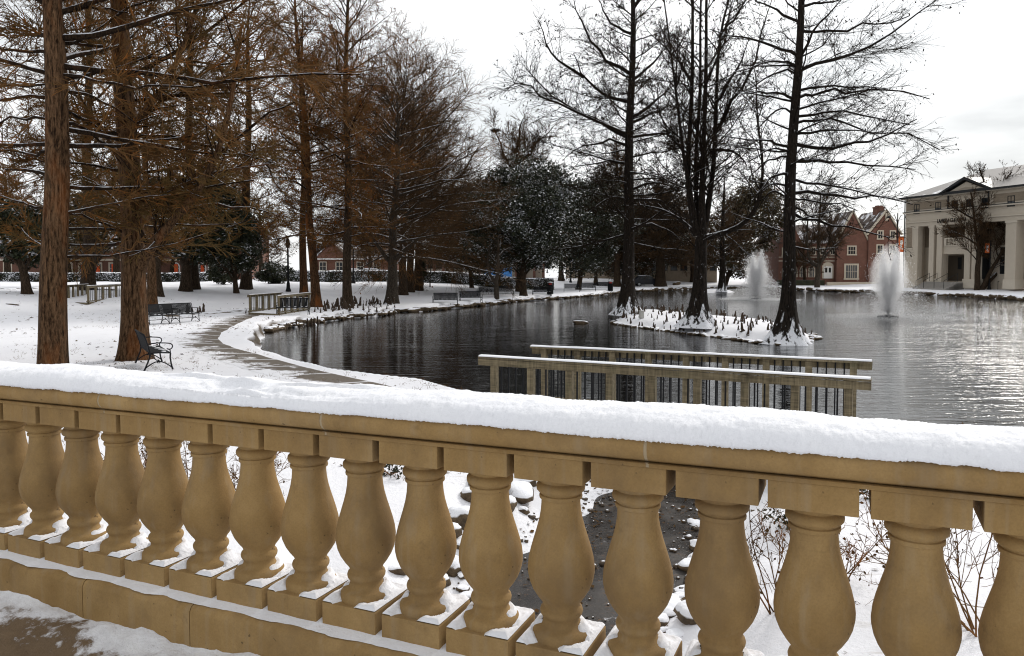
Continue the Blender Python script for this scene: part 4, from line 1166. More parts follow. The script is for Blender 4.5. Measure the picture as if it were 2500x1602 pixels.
ev_px('evergreen_bush', 'slim conical evergreen beside the dark cluster trunk', 1033, 697, 1024, 1042, 620, 694, 'leaf_dark', seed=58, nclus=24, per=160, leaf=.2, trunk_r=.08, shape='cone')

# bare trees beyond and beside the pond
cypress('bare_tree', 'bare feathery tree rising over the snowy magnolia, a nest in its left side', (1268, 712), r0=.36, height=15.5, lean_px=(1272, 400), seed=61, n_limb=42, h0=5.5, px_specs=[(1270, 430, 1235, 385, 1203, 296, 5, 0), (1272, 400, 1310, 350, 1360, 300, 5, .4), (1270, 410, 1265, 340, 1285, 280, 5, -.4)], len_=(5.0, 6.2, 4.8), el=(.25, 1.1), trunk_mat='bark_brown',
        twig_mat='twig_grey', rust=.06, leaf_size=.2, leaf_mat='leaf_brown', n2=11, n3=8, n4=2, twig_scale=2.0)
cypress('bare_tree', 'tan feathery bare tree standing behind the straight island cypress', (1506, 700), r0=.5, height=24, lean_px=(1506, 300), seed=62, n_limb=90, h0=5, len_=(5.8, 5.4, 1.4), el=(.1, .9), trunk_mat='bark_brown',
        twig_mat='twig_grey', rust=.08, leaf_size=.24, leaf_mat='leaf_brown', n2=12, n3=9, n4=2, twig_scale=3.2)
cypress('bare_tree', 'thick-footed brown tree among knees on the far bank between island trunks', (1613, 700), r0=.75, height=17, lean_px=(1606, 400), seed=63, n_limb=76, h0=4, len_=(6.2, 5.6, 1.4), el=(.0, .8), flare=.35, flare_h=1.0, trunk_mat='bark_brown',
        twig_mat='twig_grey', rust=.08, leaf_size=.26, leaf_mat='leaf_brown', n2=12, n3=9, n4=2, twig_scale=3.4)
cypress('bare_tree', 'bare tree on a snowy spit behind the middle island cypress', (1762, 712), r0=.42, height=16, lean_px=(1768, 400), seed=64, n_limb=44, h0=3.2, len_=(4.4, 4.4, 1.2), el=(.1, .9), flare=.9, flare_h=.8, trunk_mat='bark_dark',
        twig_mat='twig_grey', n2=10, n3=7, n4=2, twig_scale=3.2)
# shared far tree, copied along the street behind the hedge
proto = cypress('street_tree', 'x', None, r0=.36, height=14, seed=71, n_limb=46, h0=2.6, len_=(4.0, 5.2, 1.5), el=(.25, 1.0), trunk_mat='bark_brown', twig_mat='twig_brown', rust=.15, leaf_size=.24, leaf_mat='leaf_rust',
                n2=11, n3=8, n4=2, twig_scale=3.2, base=np.array([-60., 118., 1.0]), lean_px=(300, 300))
proto2 = cypress('street_tree', 'x', None, r0=.30, height=11, seed=72, n_limb=40, h0=2.2, len_=(3.4, 4.4, 1.3), el=(.25, 1.0), trunk_mat='bark_brown', twig_mat='twig_grey', rust=.0, 
                 n2=11, n3=8, n4=2, twig_scale=3.2, base=np.array([-50., 118., 1.0]), lean_px=(430, 300))
st = [(20, 108, 1.15, 0, 'brown street tree at the extreme left beyond the hedge'), (170, 118, 1.3, 1, 'grey street tree left of the orange-decorated house windows'), (285, 112, 1.25, 0, 'rusty street tree behind the buttressed cypress'),
      (420, 122, 1.35, 1, 'tall grey street tree behind the thick-trunked evergreen'), (520, 116, 1.35, 0, 'rusty street tree beyond the hedge gap'), (640, 120, 1.2, 1, 'grey street tree over the clipped bush'),
      (905, 112, .80, 0, 'small rusty street tree behind the slim straight cypress'), (800, 130, .75, 1, 'small grey street tree in front of the gabled house'), (1090, 125, .9, 1, 'grey street tree between cluster and olive magnolia'),
      (1370, 125, 1.1, 0, 'rusty street tree behind the broad dark magnolia'), (1455, 120, .95, 1, 'grey street tree behind the waste bins'), (1690, 140, .95, 0, 'rusty street tree behind the middle island cypress'), (1965, 128, .8, 1, 'grey thin tree against the brick house roof')]
for i, (x, Y, sc, k, lab) in enumerate(st):
    src = (proto, proto2)[k]
    o = src if i in (0, 1) else copy_tree(src)
    X = (x - 1250) / F * Y
    o.location = (X, Y, gz(X, Y) - .05); o.scale = (sc, sc, sc * random.uniform(.92, 1.08)); o.rotation_euler = (0, 0, i * 1.1)
    o['label'] = lab; o['group'] = 'street trees beyond the hedge'

def multi_stem(name, label, base, stems, seed, r0, twig_mat='twig_grey', trunk_mat='bark_grey', n2=12, n3=7, n4=2.5, tw=1.0, Y=None, cat='tree'):
    """small tree whose stems are traced from the photo: stems = list of [(x,y,dd)...]"""
    r = np.random.RandomState(seed); Y = base[1]
    tv, lv, allP = [], [], []
    for s, (a, b) in stems:
        q = np.array([at_depth(x, y, Y + dd) - base for x, y, dd in s]); u = np.linspace(0, 1, len(q)); w = np.linspace(0, 1, 12)
        Q = np.stack([np.interp(w, u, q[:, k]) for k in range(3)], 1)
        Q[1:-1] = .25 * Q[:-2] + .5 * Q[1:-1] + .25 * Q[2:]; Q[1:-1] += .03 * r.randn(10, 3)
        tv.append(tubes(Q[None], np.linspace(px_m(a, Y), px_m(b, Y), 12)[None], 9))
        bb, d, L, _, _ = spawn(Q[None], 14, r, .3, 1.0, .6, .2, .9, .5, .35)
        LP = grow(bb, d, L, 8, r, .14, .10); lv.append(tubes(LP, taper(.010 * L + .012, .006, 8), 5)); allP.append(LP)
    AP = np.concatenate(allP)
    tw_, P2, tips = crown(AP, None, r, n2, n3, n4, .016 * tw, .009 * tw, .006 * tw, ang=.6, flat=.9, up=.08)
    return add_tree(name, label, base, tv, tw_, None, trunk_mat, twig_mat, None, None, lv)
b = G(1995, 702)
multi_stem('ornamental_tree', 'vase-shaped bare tree with snow-lined limbs in front of the brick house', b, [([(1995, 702, 0), (1997, 660, 0), (1998, 645, 0)], (7, 5.5)), ([(1996, 650, 0), (1976, 635, 0), (1970, 600, -.5), (1972, 530, -1)], (4, 2)), ([(1998, 652, 0), (1998, 600, .4), (2000, 540, .8), (2003, 470, 1)], (4, 1.5)),
            ([(1999, 652, 0), (2018, 620, .3), (2050, 590, .6), (2068, 570, .8)], (3.5, 1.5)), ([(1998, 655, 0), (2010, 625, -.4), (2025, 590, -.6), (2030, 540, -1)], (3, 1.5)), ([(1996, 652, 0), (1970, 638, .6), (1945, 610, 1)], (3, 1.2))], 81, .2, tw=2.6, n2=11, n3=6, n4=2)
b = G(2392, 708)
multi_stem('crape_myrtle', 'leaning multi-stem bare tree on the bank before the columned hall', b, [([(2385, 710, 0), (2386, 660, 0), (2390, 610, 0), (2400, 540, 0), (2416, 480, .3)], (7, 3)), ([(2394, 710, 0), (2420, 660, -.3), (2455, 600, -.6), (2475, 560, -.8)], (5.5, 2.2)),
            ([(2396, 708, 0), (2430, 670, .3), (2470, 642, .5), (2520, 600, .8)], (5.5, 3)), ([(2392, 612, 0), (2384, 580, .2), (2378, 520, .4), (2370, 470, .6)], (4, 1.8)), ([(2410, 500, 0), (2440, 460, -.3), (2470, 420, -.5)], (4, 1.5)),
            ([(2405, 530, 0), (2430, 500, .4), (2480, 490, .8)], (3, 1.2)), ([(2400, 545, 0), (2350, 520, .3), (2320, 500, .6)], (3, 1.2)), ([(2390, 600, 0), (2350, 575, -.4), (2310, 560, -.6)], (2.6, 1.0)), ([(2414, 480, 0), (2402, 440, .4), (2390, 410, .6)], (3, 1.2)), ([(2510, 600, 0), (2560, 520, 0), (2590, 430, 0)], (3, 1.2)), ([(2470, 560, 0), (2520, 500, 0), (2540, 440, 0)], (2.6, 1.0))], 82, .2, trunk_mat='bark_brown', tw=2.6, n2=10, n3=6, n4=1.6)
b = G(1213, 731)
multi_stem('ornamental_tree', 'slender pale trunk with stubby knots standing between the paired benches', b, [([(1213, 731, 0), (1210, 700, 0), (1214, 670, 0), (1217, 630, 0), (1216, 590, 0)], (6.5, 3)), ([(1209, 690, 0), (1196, 672, .3), (1190, 650, .5), (1196, 600, .5)], (4, 2)), ([(1216, 630, 0), (1230, 612, .3), (1245, 605, .4)], (2.5, 1.2))], 83, .2, tw=1.1, n2=8, n3=5, n4=0)
for (x, y, yt, lab, sd) in [(233, 706, 590, 'thin bare sapling behind the left footbridge rail', 84), (900, 690, 600, 'thin bare sapling against the hedge beside the pale cluster trunk', 85), (1050, 700, 590, 'thin sapling between the tree cluster and olive magnolia', 86), (360, 695, 600, 'pale straight sapling at the edge of the buttressed cypress', 87)]:
    b = G(x, y)
    multi_stem('sapling_tree', lab, b, [([(x, y, 0), (x + 1, (y + yt) / 2, 0), (x, yt, 0)], (1.6, .8)), ([(x, (y + yt) / 2 + 8, 0), (x - 12, yt + 30, .2), (x - 18, yt + 8, .3)], (1, .5)), ([(x, (y + yt) / 2 + 4, 0), (x + 12, yt + 28, .2), (x + 20, yt + 5, .3)], (1, .5))], sd, .1, tw=1.0, n2=5, n3=4, n4=0)

# nest
nb = at_depth(1208, 318, G(1268, 712)[1])
mb = MB(); rr = random.Random(4)
for k in range(90):
    a = rr.uniform(0, 6.28); e = rr.uniform(-.9, .5); R_ = rr.uniform(.25, .42); p = Vector((math.cos(a) * math.cos(e) * R_, math.sin(a) * math.cos(e) * R_, math.sin(e) * R_ * .8)); d = Vector((rr.uniform(-1, 1), rr.uniform(-1, 1), rr.uniform(-.4, .4))) * .28
    mb.bar(p - d, p + d, .035, .035)
o = mb.build('bird_nest', 'twig_black'); o.location = tuple(nb); tag(o, 'round dark twig nest high in the bare feathery tree', 'nest')

# ------------------------------------------------------------------ wooden footbridges
def wood_bridge(label, rails, W_post, n_post, n_pick, z_deck, snow=True, group=None, Hrail=1.05, beam=.105):
    """rails: two ((A),(B)) pairs of world points on the rail tops"""
    c = sum((np.array(p) for r_ in rails for p in r_), np.zeros(3)) / 4
    a0 = np.array(rails[0][0]); b0_ = np.array(rails[0][1]); ang = math.atan2(b0_[1] - a0[1], b0_[0] - a0[0])
    root = empty('wooden_footbridge', (c[0], c[1], z_deck), (0, 0, ang), label, 'footbridge', group)
    Minv = Matrix.Rotation(-ang, 4, 'Z') @ Matrix.Translation((-c[0], -c[1], -z_deck))
    ends = []
    for ri, (A, B) in enumerate(rails):
        A = Minv @ Vector(A); B = Minv @ Vector(B); d = (B - A); L = d.length; d.normalize(); ends.append((A, B))
        side = Vector((d.y, -d.x, 0)) * (1 if ri == 0 else -1)       # outward
        h = W_post
        up = Vector((0, 0, 1))
        p0 = A - up * .02; p1 = B - up * .02
        rail = MB().bar(p0 - side * .01, p1 - side * .01, .135 * h / .09, .03).build('handrail', 'wood', root, bevel=.004)
        MB().bar(A - up * (.042 + beam / 2) + side * .052, B - up * (.042 + beam / 2) + side * .052, .036, beam).build('rail_beam', 'wood', rail, bevel=.003)
        if snow:
            n = 60; xs = np.linspace(.01, L - .01, n); V = []
            rr = np.random.RandomState(ri + 5)
            prof = [(-.066, 0.0), (-.060, .014), (-.02, .024), (.03, .022), (.06, .012), (.068, 0.0)]
            jag = np.convolve(rr.randn(n), [.3, .4, .3], 'same') * .006
            for k in range(n):
                for q, z in prof:
                    p = A + d * xs[k] + side * (q * h / .09 + jag[k]) + up * (z * (1 + jag[k] * 20) + .0005); V.append(tuple(p))
            i, j = np.meshgrid(np.arange(n - 1), np.arange(5), indexing='ij'); a = (i * 6 + j).ravel()
            link_mesh('rail_snow', np_mesh('rail_snow', np.array(V), np.stack([a, a + 6, a + 7, a + 1], 1)), 'snow', rail)
        zb = -.25
        x0 = .28 * L / 6; step = (L - 2 * x0 - .0) / (n_post - 1)
        for k in range(n_post):
            p = A + d * (x0 + step * k); zt = p.z - .041
            MB().bar((p.x, p.y, zb), (p.x, p.y, zt), h, h, up=d).build('post', 'wood', rail, bevel=.004)
            if k < n_post - 1:
                for q in range(n_pick):
                    p2 = A + d * (x0 + step * (k + (q + 1) / (n_pick + 1))) + side * .012; zt = p2.z - .05
                    MB().bar((p2.x, p2.y, .06), (p2.x, p2.y, zt), .022, .022, up=d).build('picket', 'black_metal', rail)
        MB().bar(Vector((A.x, A.y, .075)) + side * .012, Vector((B.x, B.y, .075)) + side * .012, .04, .07).build('bottom_rail', 'wood', rail)
    (A, B), (C_, D) = ends
    z = 0.0
    mb = MB(); q = [A, B, D, C_]
    mb.add([(p.x, p.y, z) for p in q] + [(p.x, p.y, z - .12) for p in q], [(0, 1, 2, 3), (7, 6, 5, 4), (0, 4, 5, 1), (1, 5, 6, 2), (2, 6, 7, 3), (3, 7, 4, 0)])
    dk = mb.build('deck', 'wood', root)
    MB().add([(p.x * .995, p.y * .97, z + .012) for p in q], [(0, 1, 2, 3)]).build('deck_snow', 'snow_far', root)
    return root
ZT = 1.12
wood_bridge('weathered wooden footbridge with dark pickets over the pond outlet, nearest of all', [(on_z(1172, 869, ZT), on_z(2128, 925, ZT)), (on_z(1297, 845, ZT), on_z(2130, 882, ZT))], .105, 9, 4, .07)
def far_bridge(label, z0, l0, l1, r0, r1, npst):
    zt = z0 + 1.07
    wood_bridge(label, [(on_z(*l0, zt), on_z(*l1, zt)), (on_z(*r0, zt), on_z(*r1, zt))], .11, npst, 3, z0 + .03, True)
g0 = G(640, 756)
far_bridge('small wooden footbridge behind the bench, russet trunks at its far end', g0[2], (676, 722), (757, 714), (606, 720), (688, 714), 6)
g1 = G(240, 738)
far_bridge('wooden footbridge seen between the two nearest cypress trunks', g1[2], (210, 698), (302, 693), (152, 697), (214, 693.5), 6)

# ------------------------------------------------------------------ benches (seat along x, front towards -y)
def make_bench(L=1.75):
    root = empty('park_bench', (0, 0, 0))
    def slats(name, pts, n, x0, x1, w, mat='iron'):
        mb = MB()
        for k in range(n):
            x = x0 + (x1 - x0) * (k + .5) / n
            for a, b in zip(pts[:-1], pts[1:]): mb.bar((x, *a), (x, *b), w, .008, up=(0, -.3, 1))
        return mb.build(name, mat, root)
    hl = L / 2
    # seat straps run front to back, back straps run up with a gentle curve
    seat = slats('seat', [(-.27, .415), (-.24, .445), (-.05, .435), (.16, .43)], 26, -hl + .05, hl - .05, .054)
    MB().tube([(-hl + .02, -.272, .412), (hl - .02, -.272, .412)], .016, 8).tube([(-hl + .02, .165, .428), (hl - .02, .165, .428)], .013, 8).build('seat_rail', 'iron', root, smooth=True)
    back = slats('backrest', [(.165, .44), (.20, .60), (.245, .76), (.285, .885)], 26, -hl + .05, hl - .05, .052)
    MB().tube([(-hl + .02, .288, .89), (hl - .02, .288, .89)], .020, 8).build('top_rail', 'iron', back, smooth=True)
    for s in (-1, 1):
        x = s * (hl - .005)
        fr = MB()
        fr.tube([(x, -.315, 0.0), (x, -.285, .12), (x, -.262, .30), (x, -.27, .42)], [.022, .018, .017, .02], 8)
        fr.tube([(x, .30, 0.0), (x, .245, .14), (x, .185, .30), (x, .165, .43), (x, .20, .60), (x, .245, .76), (x, .288, .89)], [.022, .018, .018, .02, .017, .016, .018], 8)
        fr.tube([(x, -.27, .42), (x, -.05, .435), (x, .165, .43)], .016, 8)
        end = fr.build('leg_frame', 'black_metal', root, smooth=True)
        arm = MB(); pts = []
        for k in range(15):
            t = k / 14
            if t < .6: pts.append((x, .225 - .47 * (t / .6), .66 + .02 * math.sin(t * 5)))
            else:
                a = (t - .6) / .4 * math.pi * 1.25; pts.append((x, -.245 - .075 * math.sin(a), .585 + .077 * math.cos(a)))
        arm.tube(pts, .014, 8).tube([(x, -.27, .42), (x, -.262, .50), (x, -.225, .52)], .013, 8)
        arm.build('armrest', 'black_metal', end, smooth=True)
        br = MB(); q = [(x, -.285, .07)]
        for k in range(1, 8): 
            t = k / 8; q.append((x, -.285 + .55 * t, .07 + .15 * math.sin(math.pi * t)))
        q.append((x, .265, .07))
        br.tube(q, .013, 8); br.tube([(x, -.05, .20), (x, -.01, .235), (x, .03, .20)], [.02, .035, .02], 8)
        br.build('foot_brace', 'black_metal', end, smooth=True)
    MB().tube([(-hl, -.01, .215), (hl, -.01, .215)], .011, 6).build('stretcher', 'black_metal', root, smooth=True)
    mb = MB(); rr = random.Random(3)
    sn = MB()
    for k in range(6):
        x = -hl + .1 + (L - .2) * k / 5 + rr.uniform(-.05, .05); w = rr.uniform(.03, .08); y = rr.uniform(-.20, -.02)
        sn.lathe([(w, .446), (w * .8, .458), (w * .4, .464), (.005, .466)], 9, x, y)
    sn.build('seat_snow', 'snow', root, smooth=True)
    return root
bench0 = make_bench()
def face(a, b):          # yaw that makes local x run from a to b
    return math.atan2(b[1] - a[1], b[0] - a[0])
bn = [
    ((374, 894), math.radians(-58), 'black iron bench seen end-on at the foot of the buttressed cypress', 1.15),
    ((392, 792), math.radians(-52 + 110), 'black bench half hidden behind the buttressed trunk', 1.0),
    ((441, 788), math.radians(48), 'black bench facing the path, second from the buttressed trunk', 1.0),
    ((716, 769), math.radians(6), 'black slatted bench in front of the small footbridge railing', 1.0),
    ((1087, 745), math.radians(1), 'slat-backed bench nearest the pond edge, first of the middle row', 1.1),
    ((1149, 739), math.radians(17), 'bench with a small plaque turned towards the pond, second in the middle row', 1.08),
    ((1190, 724), math.radians(-6), 'bench left of the slender knotted trunk, its back to the magnolias', 1.1),
    ((1230, 722), math.radians(8), 'bench partly hidden by the slender knotted trunk', 1.1),
    ((1323, 723), math.radians(-10), 'lone bench with a plaque just left of the waste bin', 1.1),
    ((1396, 713), math.radians(-4), 'bench left of the dark leaning magnolia stems', 1.05),
    ((1436, 711), math.radians(-14), 'bench right of the dark leaning magnolia stems', 1.05),
    ((1472, 706), math.radians(-8), 'farthest bench, beside the second waste bin', 1.1)]
BENCH_YAW = {0: math.radians(122), 1: math.radians(66), 2: math.radians(62)}
for i, (p, yaw, lab, sc) in enumerate(bn):
    o = bench0 if i == 0 else copy_tree(bench0)
    g = G(*p); o.location = g
    if i in BENCH_YAW: yaw = BENCH_YAW[i]
    o.rotation_euler = (0, 0, yaw); o.scale = (sc, sc if sc < 1.12 else 1.08, 1.06 if i else 1.02)
    tag(o, lab, 'bench', 'black iron park benches')

# ------------------------------------------------------------------ waste bins
def bin_(p, label):
    g = G(*p); r_ = empty('waste_bin', g, (0, 0, 0), label, 'bin')
    mb = MB()
    for k in range(22):
        a = 2 * math.pi * k / 22; mb.bar((.33 * math.cos(a), .33 * math.sin(a), .03), (.33 * math.cos(a), .33 * math.sin(a), .92), .06, .02, up=(math.cos(a), math.sin(a), 0))
    mb.build('body', 'black_metal', r_)
    MB().lathe([(.30, .02), (.30, .93)], 20).build('liner', 'black_metal', r_, smooth=True, angle=40)
    MB().lathe([(.36, .93), (.365, .97), (.34, 1.0)], 24).build('rim', 'black_metal', r_, smooth=True, angle=40)
    MB().lathe([(.31, 1.001), (.32, 1.13), (.30, 1.24), (.22, 1.27)], 24).build('hood', 'dark_trim', r_, smooth=True, angle=40)
    MB().box(-.16, .16, -.345, -.325, 1.03, 1.17).build('panel', 'red_panel', r_)
    MB().lathe([(.31, 1.25), (.28, 1.30), (.15, 1.33), (.01, 1.34)], 18).build('snow_cap', 'snow', r_, smooth=True)
    return r_
bin_((1343, 719), 'black slatted waste bin right of the lone bench')
bin_((1490, 711), 'black waste bin beside the straight island cypress')

# ------------------------------------------------------------------ knees and rocks
def knee_mesh(seed):
    r = np.random.RandomState(seed); n = 9; zs = np.array([-.15, 0, .12, .3, .52, .75, .92, 1.0]); rad = np.array([.40, .30, .20, .15, .125, .105, .075, .02])
    bx, by = np.cumsum(r.randn(8) * .03), np.cumsum(r.randn(8) * .03); V = []
    for k in range(8):
        a = np.arange(n) * 2 * math.pi / n + r.rand() * .4; q = rad[k] * (1 + .25 * r.randn(n) * (.6 if k < 4 else .3))
        V.append(np.stack([bx[k] + q * np.cos(a), by[k] + q * np.sin(a), np.full(n, zs[k])], 1))
    V = np.concatenate(V); i, j = np.meshgrid(np.arange(7), np.arange(n), indexing='ij')
    a = (i * n + j).ravel(); b = (i * n + (j + 1) % n).ravel()
    return np_mesh('cypress_knee', V, np.stack([a, b, b + n, a + n], 1))
KN = [knee_mesh(i) for i in range(6)]
for m_ in KN: m_.materials.append(MATS['knee'])
rk = np.random.RandomState(77)
def put_knee(x, y, h, label, group):
    o = link_mesh('cypress_knee', KN[rk.randint(6)], None)
    o.location = (x, y, max(gz(x, y) - .02, WZ - .06)); w = h * rk.uniform(.7, 1.15)
    o.scale = (w, w, h); o.rotation_euler = (rk.uniform(-.15, .15), rk.uniform(-.15, .15), rk.uniform(0, 6.28))
    tag(o, label, 'cypress knee', group)
def inside(poly, n, pad=.1):
    lo, hi = poly.min(0), poly.max(0); out_ = []
    while len(out_) < n:
        P = lo + (hi - lo) * rk.rand(400, 2); d = poly_dist(P, poly); out_ += [p for p, dd in zip(P, d) if dd < -pad]
    return out_[:n]
cnt = 0
for p in inside(ISLE, 400, .12):
    pxx = 1250 + F * p[0] / p[1]
    near_edge = poly_dist(p[None], ISLE)[0] > -1.5
    if (near_edge or rk.rand() < .5) and cnt < 230:
        put_knee(p[0], p[1], rk.choice([.18, .25, .32, .42, .55], p=[.22, .32, .26, .14, .06]), 'dark woody knee poking through the snow of the cypress island', 'cypress knees on the island'); cnt += 1
lb = np.array([on_z(x, y, WZ + .12)[:2] for x, y in [(782, 760), (830, 750), (900, 748), (965, 755), (974, 766), (935, 773), (850, 780), (815, 783), (790, 776)]])
for p in inside(lb, 130, .0):
    if gz(p[0], p[1]) < WZ - .2: continue
    put_knee(p[0], p[1], rk.choice([.22, .3, .42, .55, .7], p=[.25, .3, .25, .13, .07]), 'dark woody knee crowded on the left pond bank below the slim cypress', 'cypress knees on the left bank')
for x, y in [(722, 776), (730, 777), (741, 774), (752, 773), (760, 771), (770, 772), (776, 768), (783, 764), (790, 757), (768, 762), (776, 757), (800, 752), (700, 779)]:
    p = on_z(x, y); put_knee(p[0], p[1], rk.uniform(.25, .5), 'small dark knee in the snow between bench and pond edge', 'cypress knees by the bench')
for x, y, h in [(462, 762, .55), (455, 764, .5), (497, 763, .6), (487, 764, .45), (483, 765, .4), (470, 764, .4), (600, 764, .3)]:
    p = on_z(x, y); put_knee(p[0], p[1], h, 'dark knee standing in the snow behind the two path benches', 'cypress knees on the lawn')
fb = np.array([on_z(x, y, .1)[:2] for x, y in [(1555, 708), (1590, 703), (1640, 700), (1680, 703), (1690, 707), (1600, 711)]])
for p in inside(fb, 60, .0):
    if gz(p[0], p[1]) < WZ: continue
    put_knee(p[0], p[1], rk.uniform(.35, .9), 'dark knee on the far bank round the thick-footed tree', 'cypress knees on the far bank')

def rock_mesh(seed):
    import bmesh
    bm = bmesh.new(); bmesh.ops.create_icosphere(bm, subdivisions=3, radius=1)
    P = np.array([v.co[:] for v in bm.verts]); d = 1 + .22 * vnoise(P, seed, 3, 1.0, .6) + .06 * vnoise(P, seed + 9, 3, 3.5)
    for v, k in zip(bm.verts, d): v.co = v.co * float(k)
    P = np.array([v.co[:] for v in bm.verts]); 
    for v in bm.verts: v.co.z = max(-.7, min(.78, v.co.z))
    me = bpy.data.meshes.new('rock'); bm.to_mesh(me); bm.free()
    me.polygons.foreach_set('use_smooth', np.ones(len(me.polygons), bool)); me.materials.append(MATS['rock']); return me
RK = [rock_mesh(i * 3 + 1) for i in range(6)]
def put_rock(name, x, y, z, sx, sy, sz, yaw, label, group=None, cat='rock'):
    o = link_mesh(name, RK[rk.randint(6)], None); o.location = (x, y, z); o.scale = (sx, sy, sz); o.rotation_euler = (rk.uniform(-.12, .12), rk.uniform(-.12, .12), yaw)
    return tag(o, label, cat, group)
def along(poly, step_fn):
    out_ = []; carry = 0
    for a, b in zip(poly[:-1], poly[1:]):
        L = np.hypot(*(b - a)); s = carry
        while s < L:
            p = a + (b - a) * s / L; out_.append((p, math.atan2(b[1] - a[1], b[0] - a[0]))); s += step_fn(p)
        carry = s - L
    return out_
SH = np.array(shore)
for p, yaw in along(SH[9:15], lambda p: .34):
    put_rock('shore_rock', p[0] + rk.randn() * .07, p[1] + rk.randn() * .07, WZ + .10 + rk.uniform(-.05, .12), rk.uniform(.18, .42), rk.uniform(.14, .24), rk.uniform(.10, .2), yaw + rk.randn() * .3, 'dark snow-capped stone edging the left bend of the pond', 'stones edging the left bend')
for p, yaw in along(SH[14:24], lambda p: .75):
    put_rock('shore_rock', p[0] + rk.randn() * .08, p[1] + rk.randn() * .08, WZ + .14 + rk.uniform(-.06, .1), rk.uniform(.35, .85), rk.uniform(.2, .35), rk.uniform(.13, .26), yaw + rk.randn() * .2, 'flat dark stone edging the bank below the bench row', 'stones edging the bench-row bank')
for p, yaw in along(SH[23:], lambda p: 1.05):
    put_rock('shore_rock', p[0] + rk.randn() * .15, p[1] + rk.randn() * .12, WZ + .16 + rk.uniform(-.06, .14), rk.uniform(.5, 1.1), rk.uniform(.3, .5), rk.uniform(.2, .42), yaw + rk.randn() * .25, 'dark rough stone on the far bank below the brick house and hall', 'stones edging the far bank')
IS = np.concatenate([ISLE[7:], ISLE[:1]])
for p, yaw in along(IS, lambda p: .42):
    put_rock('shore_rock', p[0] + rk.randn() * .06, p[1] + rk.randn() * .06, WZ + .03 + rk.uniform(-.04, .05), rk.uniform(.14, .35), rk.uniform(.1, .2), rk.uniform(.07, .13), yaw + rk.randn() * .3, 'low dark stone at the waterline of the cypress island', 'stones round the island')
# rocks of the small ditch on the left lawn
for x, y in [(372, 775), (388, 772), (405, 768), (420, 769), (436, 773), (452, 768), (470, 772), (505, 765), (522, 764), (540, 763), (560, 762), (580, 760), (595, 758), (365, 766), (384, 763), (400, 762), (418, 761)]:
    p = on_z(x, y); put_rock('ditch_rock', p[0], p[1], gz(p[0], p[1]) + .0, rk.uniform(.3, .75), rk.uniform(.15, .3), rk.uniform(.06, .13), rk.uniform(-.4, .4), 'flat dark stone in the line of stones behind the path benches', 'stones of the lawn ditch')
for x, y in [(10, 740), (24, 739), (60, 737), (92, 736), (240, 741), (262, 741), (285, 742)]:
    p = on_z(x, y, .05); put_rock('ditch_rock', p[0], p[1], gz(p[0], p[1]) + .0, rk.uniform(.35, .7), rk.uniform(.2, .3), rk.uniform(.06, .12), rk.uniform(-.3, .3), 'flat dark stone in the ditch by the left footbridge', 'stones by the left footbridge')
p = on_z(1418, 790, WZ); put_rock('pond_rock', p[0], p[1], WZ + .04, .42, .3, .16, .2, 'small snow-covered rock alone in the dark water left of the island')
p = on_z(30, 768, 0); put_rock('lawn_log', p[0], p[1], gz(p[0], p[1]) + .02, .45, .12, .08, -.2, 'short dark log lying on the snowy lawn at far left', cat='log')
# boulders along the creek
cr_rocks = [(1262, 1205, .42), (1225, 1232, .28), (1118, 1268, .36), (1150, 1296, .22), (1130, 1335, .2), (1102, 1385, .24), (1075, 1420, .18), (1190, 1180, .5), (1155, 1215, .3), (1088, 1300, .25),
            (1700, 1290, .30), (1715, 1340, .24), (1690, 1385, .20), (1712, 1415, .22), (1668, 1455, .22), (1640, 1490, .24), (1735, 1260, .3), (1745, 1440, .26), (1700, 1500, .26), (1605, 1520, .2), (1580, 1560, .22), (1050, 1480, .2), (1760, 1370, .22), (1030, 1240, .2), (1000, 1320, .18), (1290, 1180, .22), (980, 1390, .2)]
for k_ in range(46):
    yy = rk.uniform(1185, 1560); side = rk.rand() < .55; xx = (1290 - (yy - 1185) * .62 if side else 1665 - (yy - 1185) * .12) + rk.uniform(-45, 30) * (1 if side else -1)
    cr_rocks.append((xx, yy, rk.uniform(.06, .17)))
for x, y, s in cr_rocks:
    p = G(x, y); put_rock('creek_boulder', p[0], p[1], p[2] + s * .05, s * rk.uniform(.5, .8), s * rk.uniform(.4, .6), s * rk.uniform(.3, .45), rk.uniform(0, 3), 'snow-capped tan boulder on the creek bank behind the balusters', 'boulders along the creek')
# gravel and leaves one cannot count
def pebbles():
    r = np.random.RandomState(5); V0, F0 = [], []
    import bmesh
    bm = bmesh.new(); bmesh.ops.create_icosphere(bm, subdivisions=1, radius=1); bv = np.array([v.co[:] for v in bm.verts]); bf = np.array([[v.index for v in f.verts] for f in bm.faces]); bm.free()
    lo, hi = CREEK.min(0) - 1, CREEK.max(0) + 1; P = lo + (hi - lo) * r.rand(16000, 2); d = poly_dist(P, CREEK); P = P[((d > -.35) & (d < .45) & (r.rand(len(d)) < .6)) | ((d < 0) & (r.rand(len(d)) < .3))]; P = P[P[:, 1] > 4][:800]
    for k, p in enumerate(P):
        s = .012 + .04 * r.rand() ** 3; z = max(gz(*p), WZ) + s * .2
        V0.append(bv * s * (.7 + .6 * r.rand(3)) * np.array([1, 1, .7]) + np.array([p[0], p[1], z])); F0.append(bf + k * len(bv))
    return np_mesh('creek_gravel', np.concatenate(V0), np.concatenate(F0))
tag(link_mesh('creek_gravel', pebbles(), 'pebble'), 'snow-dusted gravel along both edges of the dark creek', 'gravel', kind='stuff')
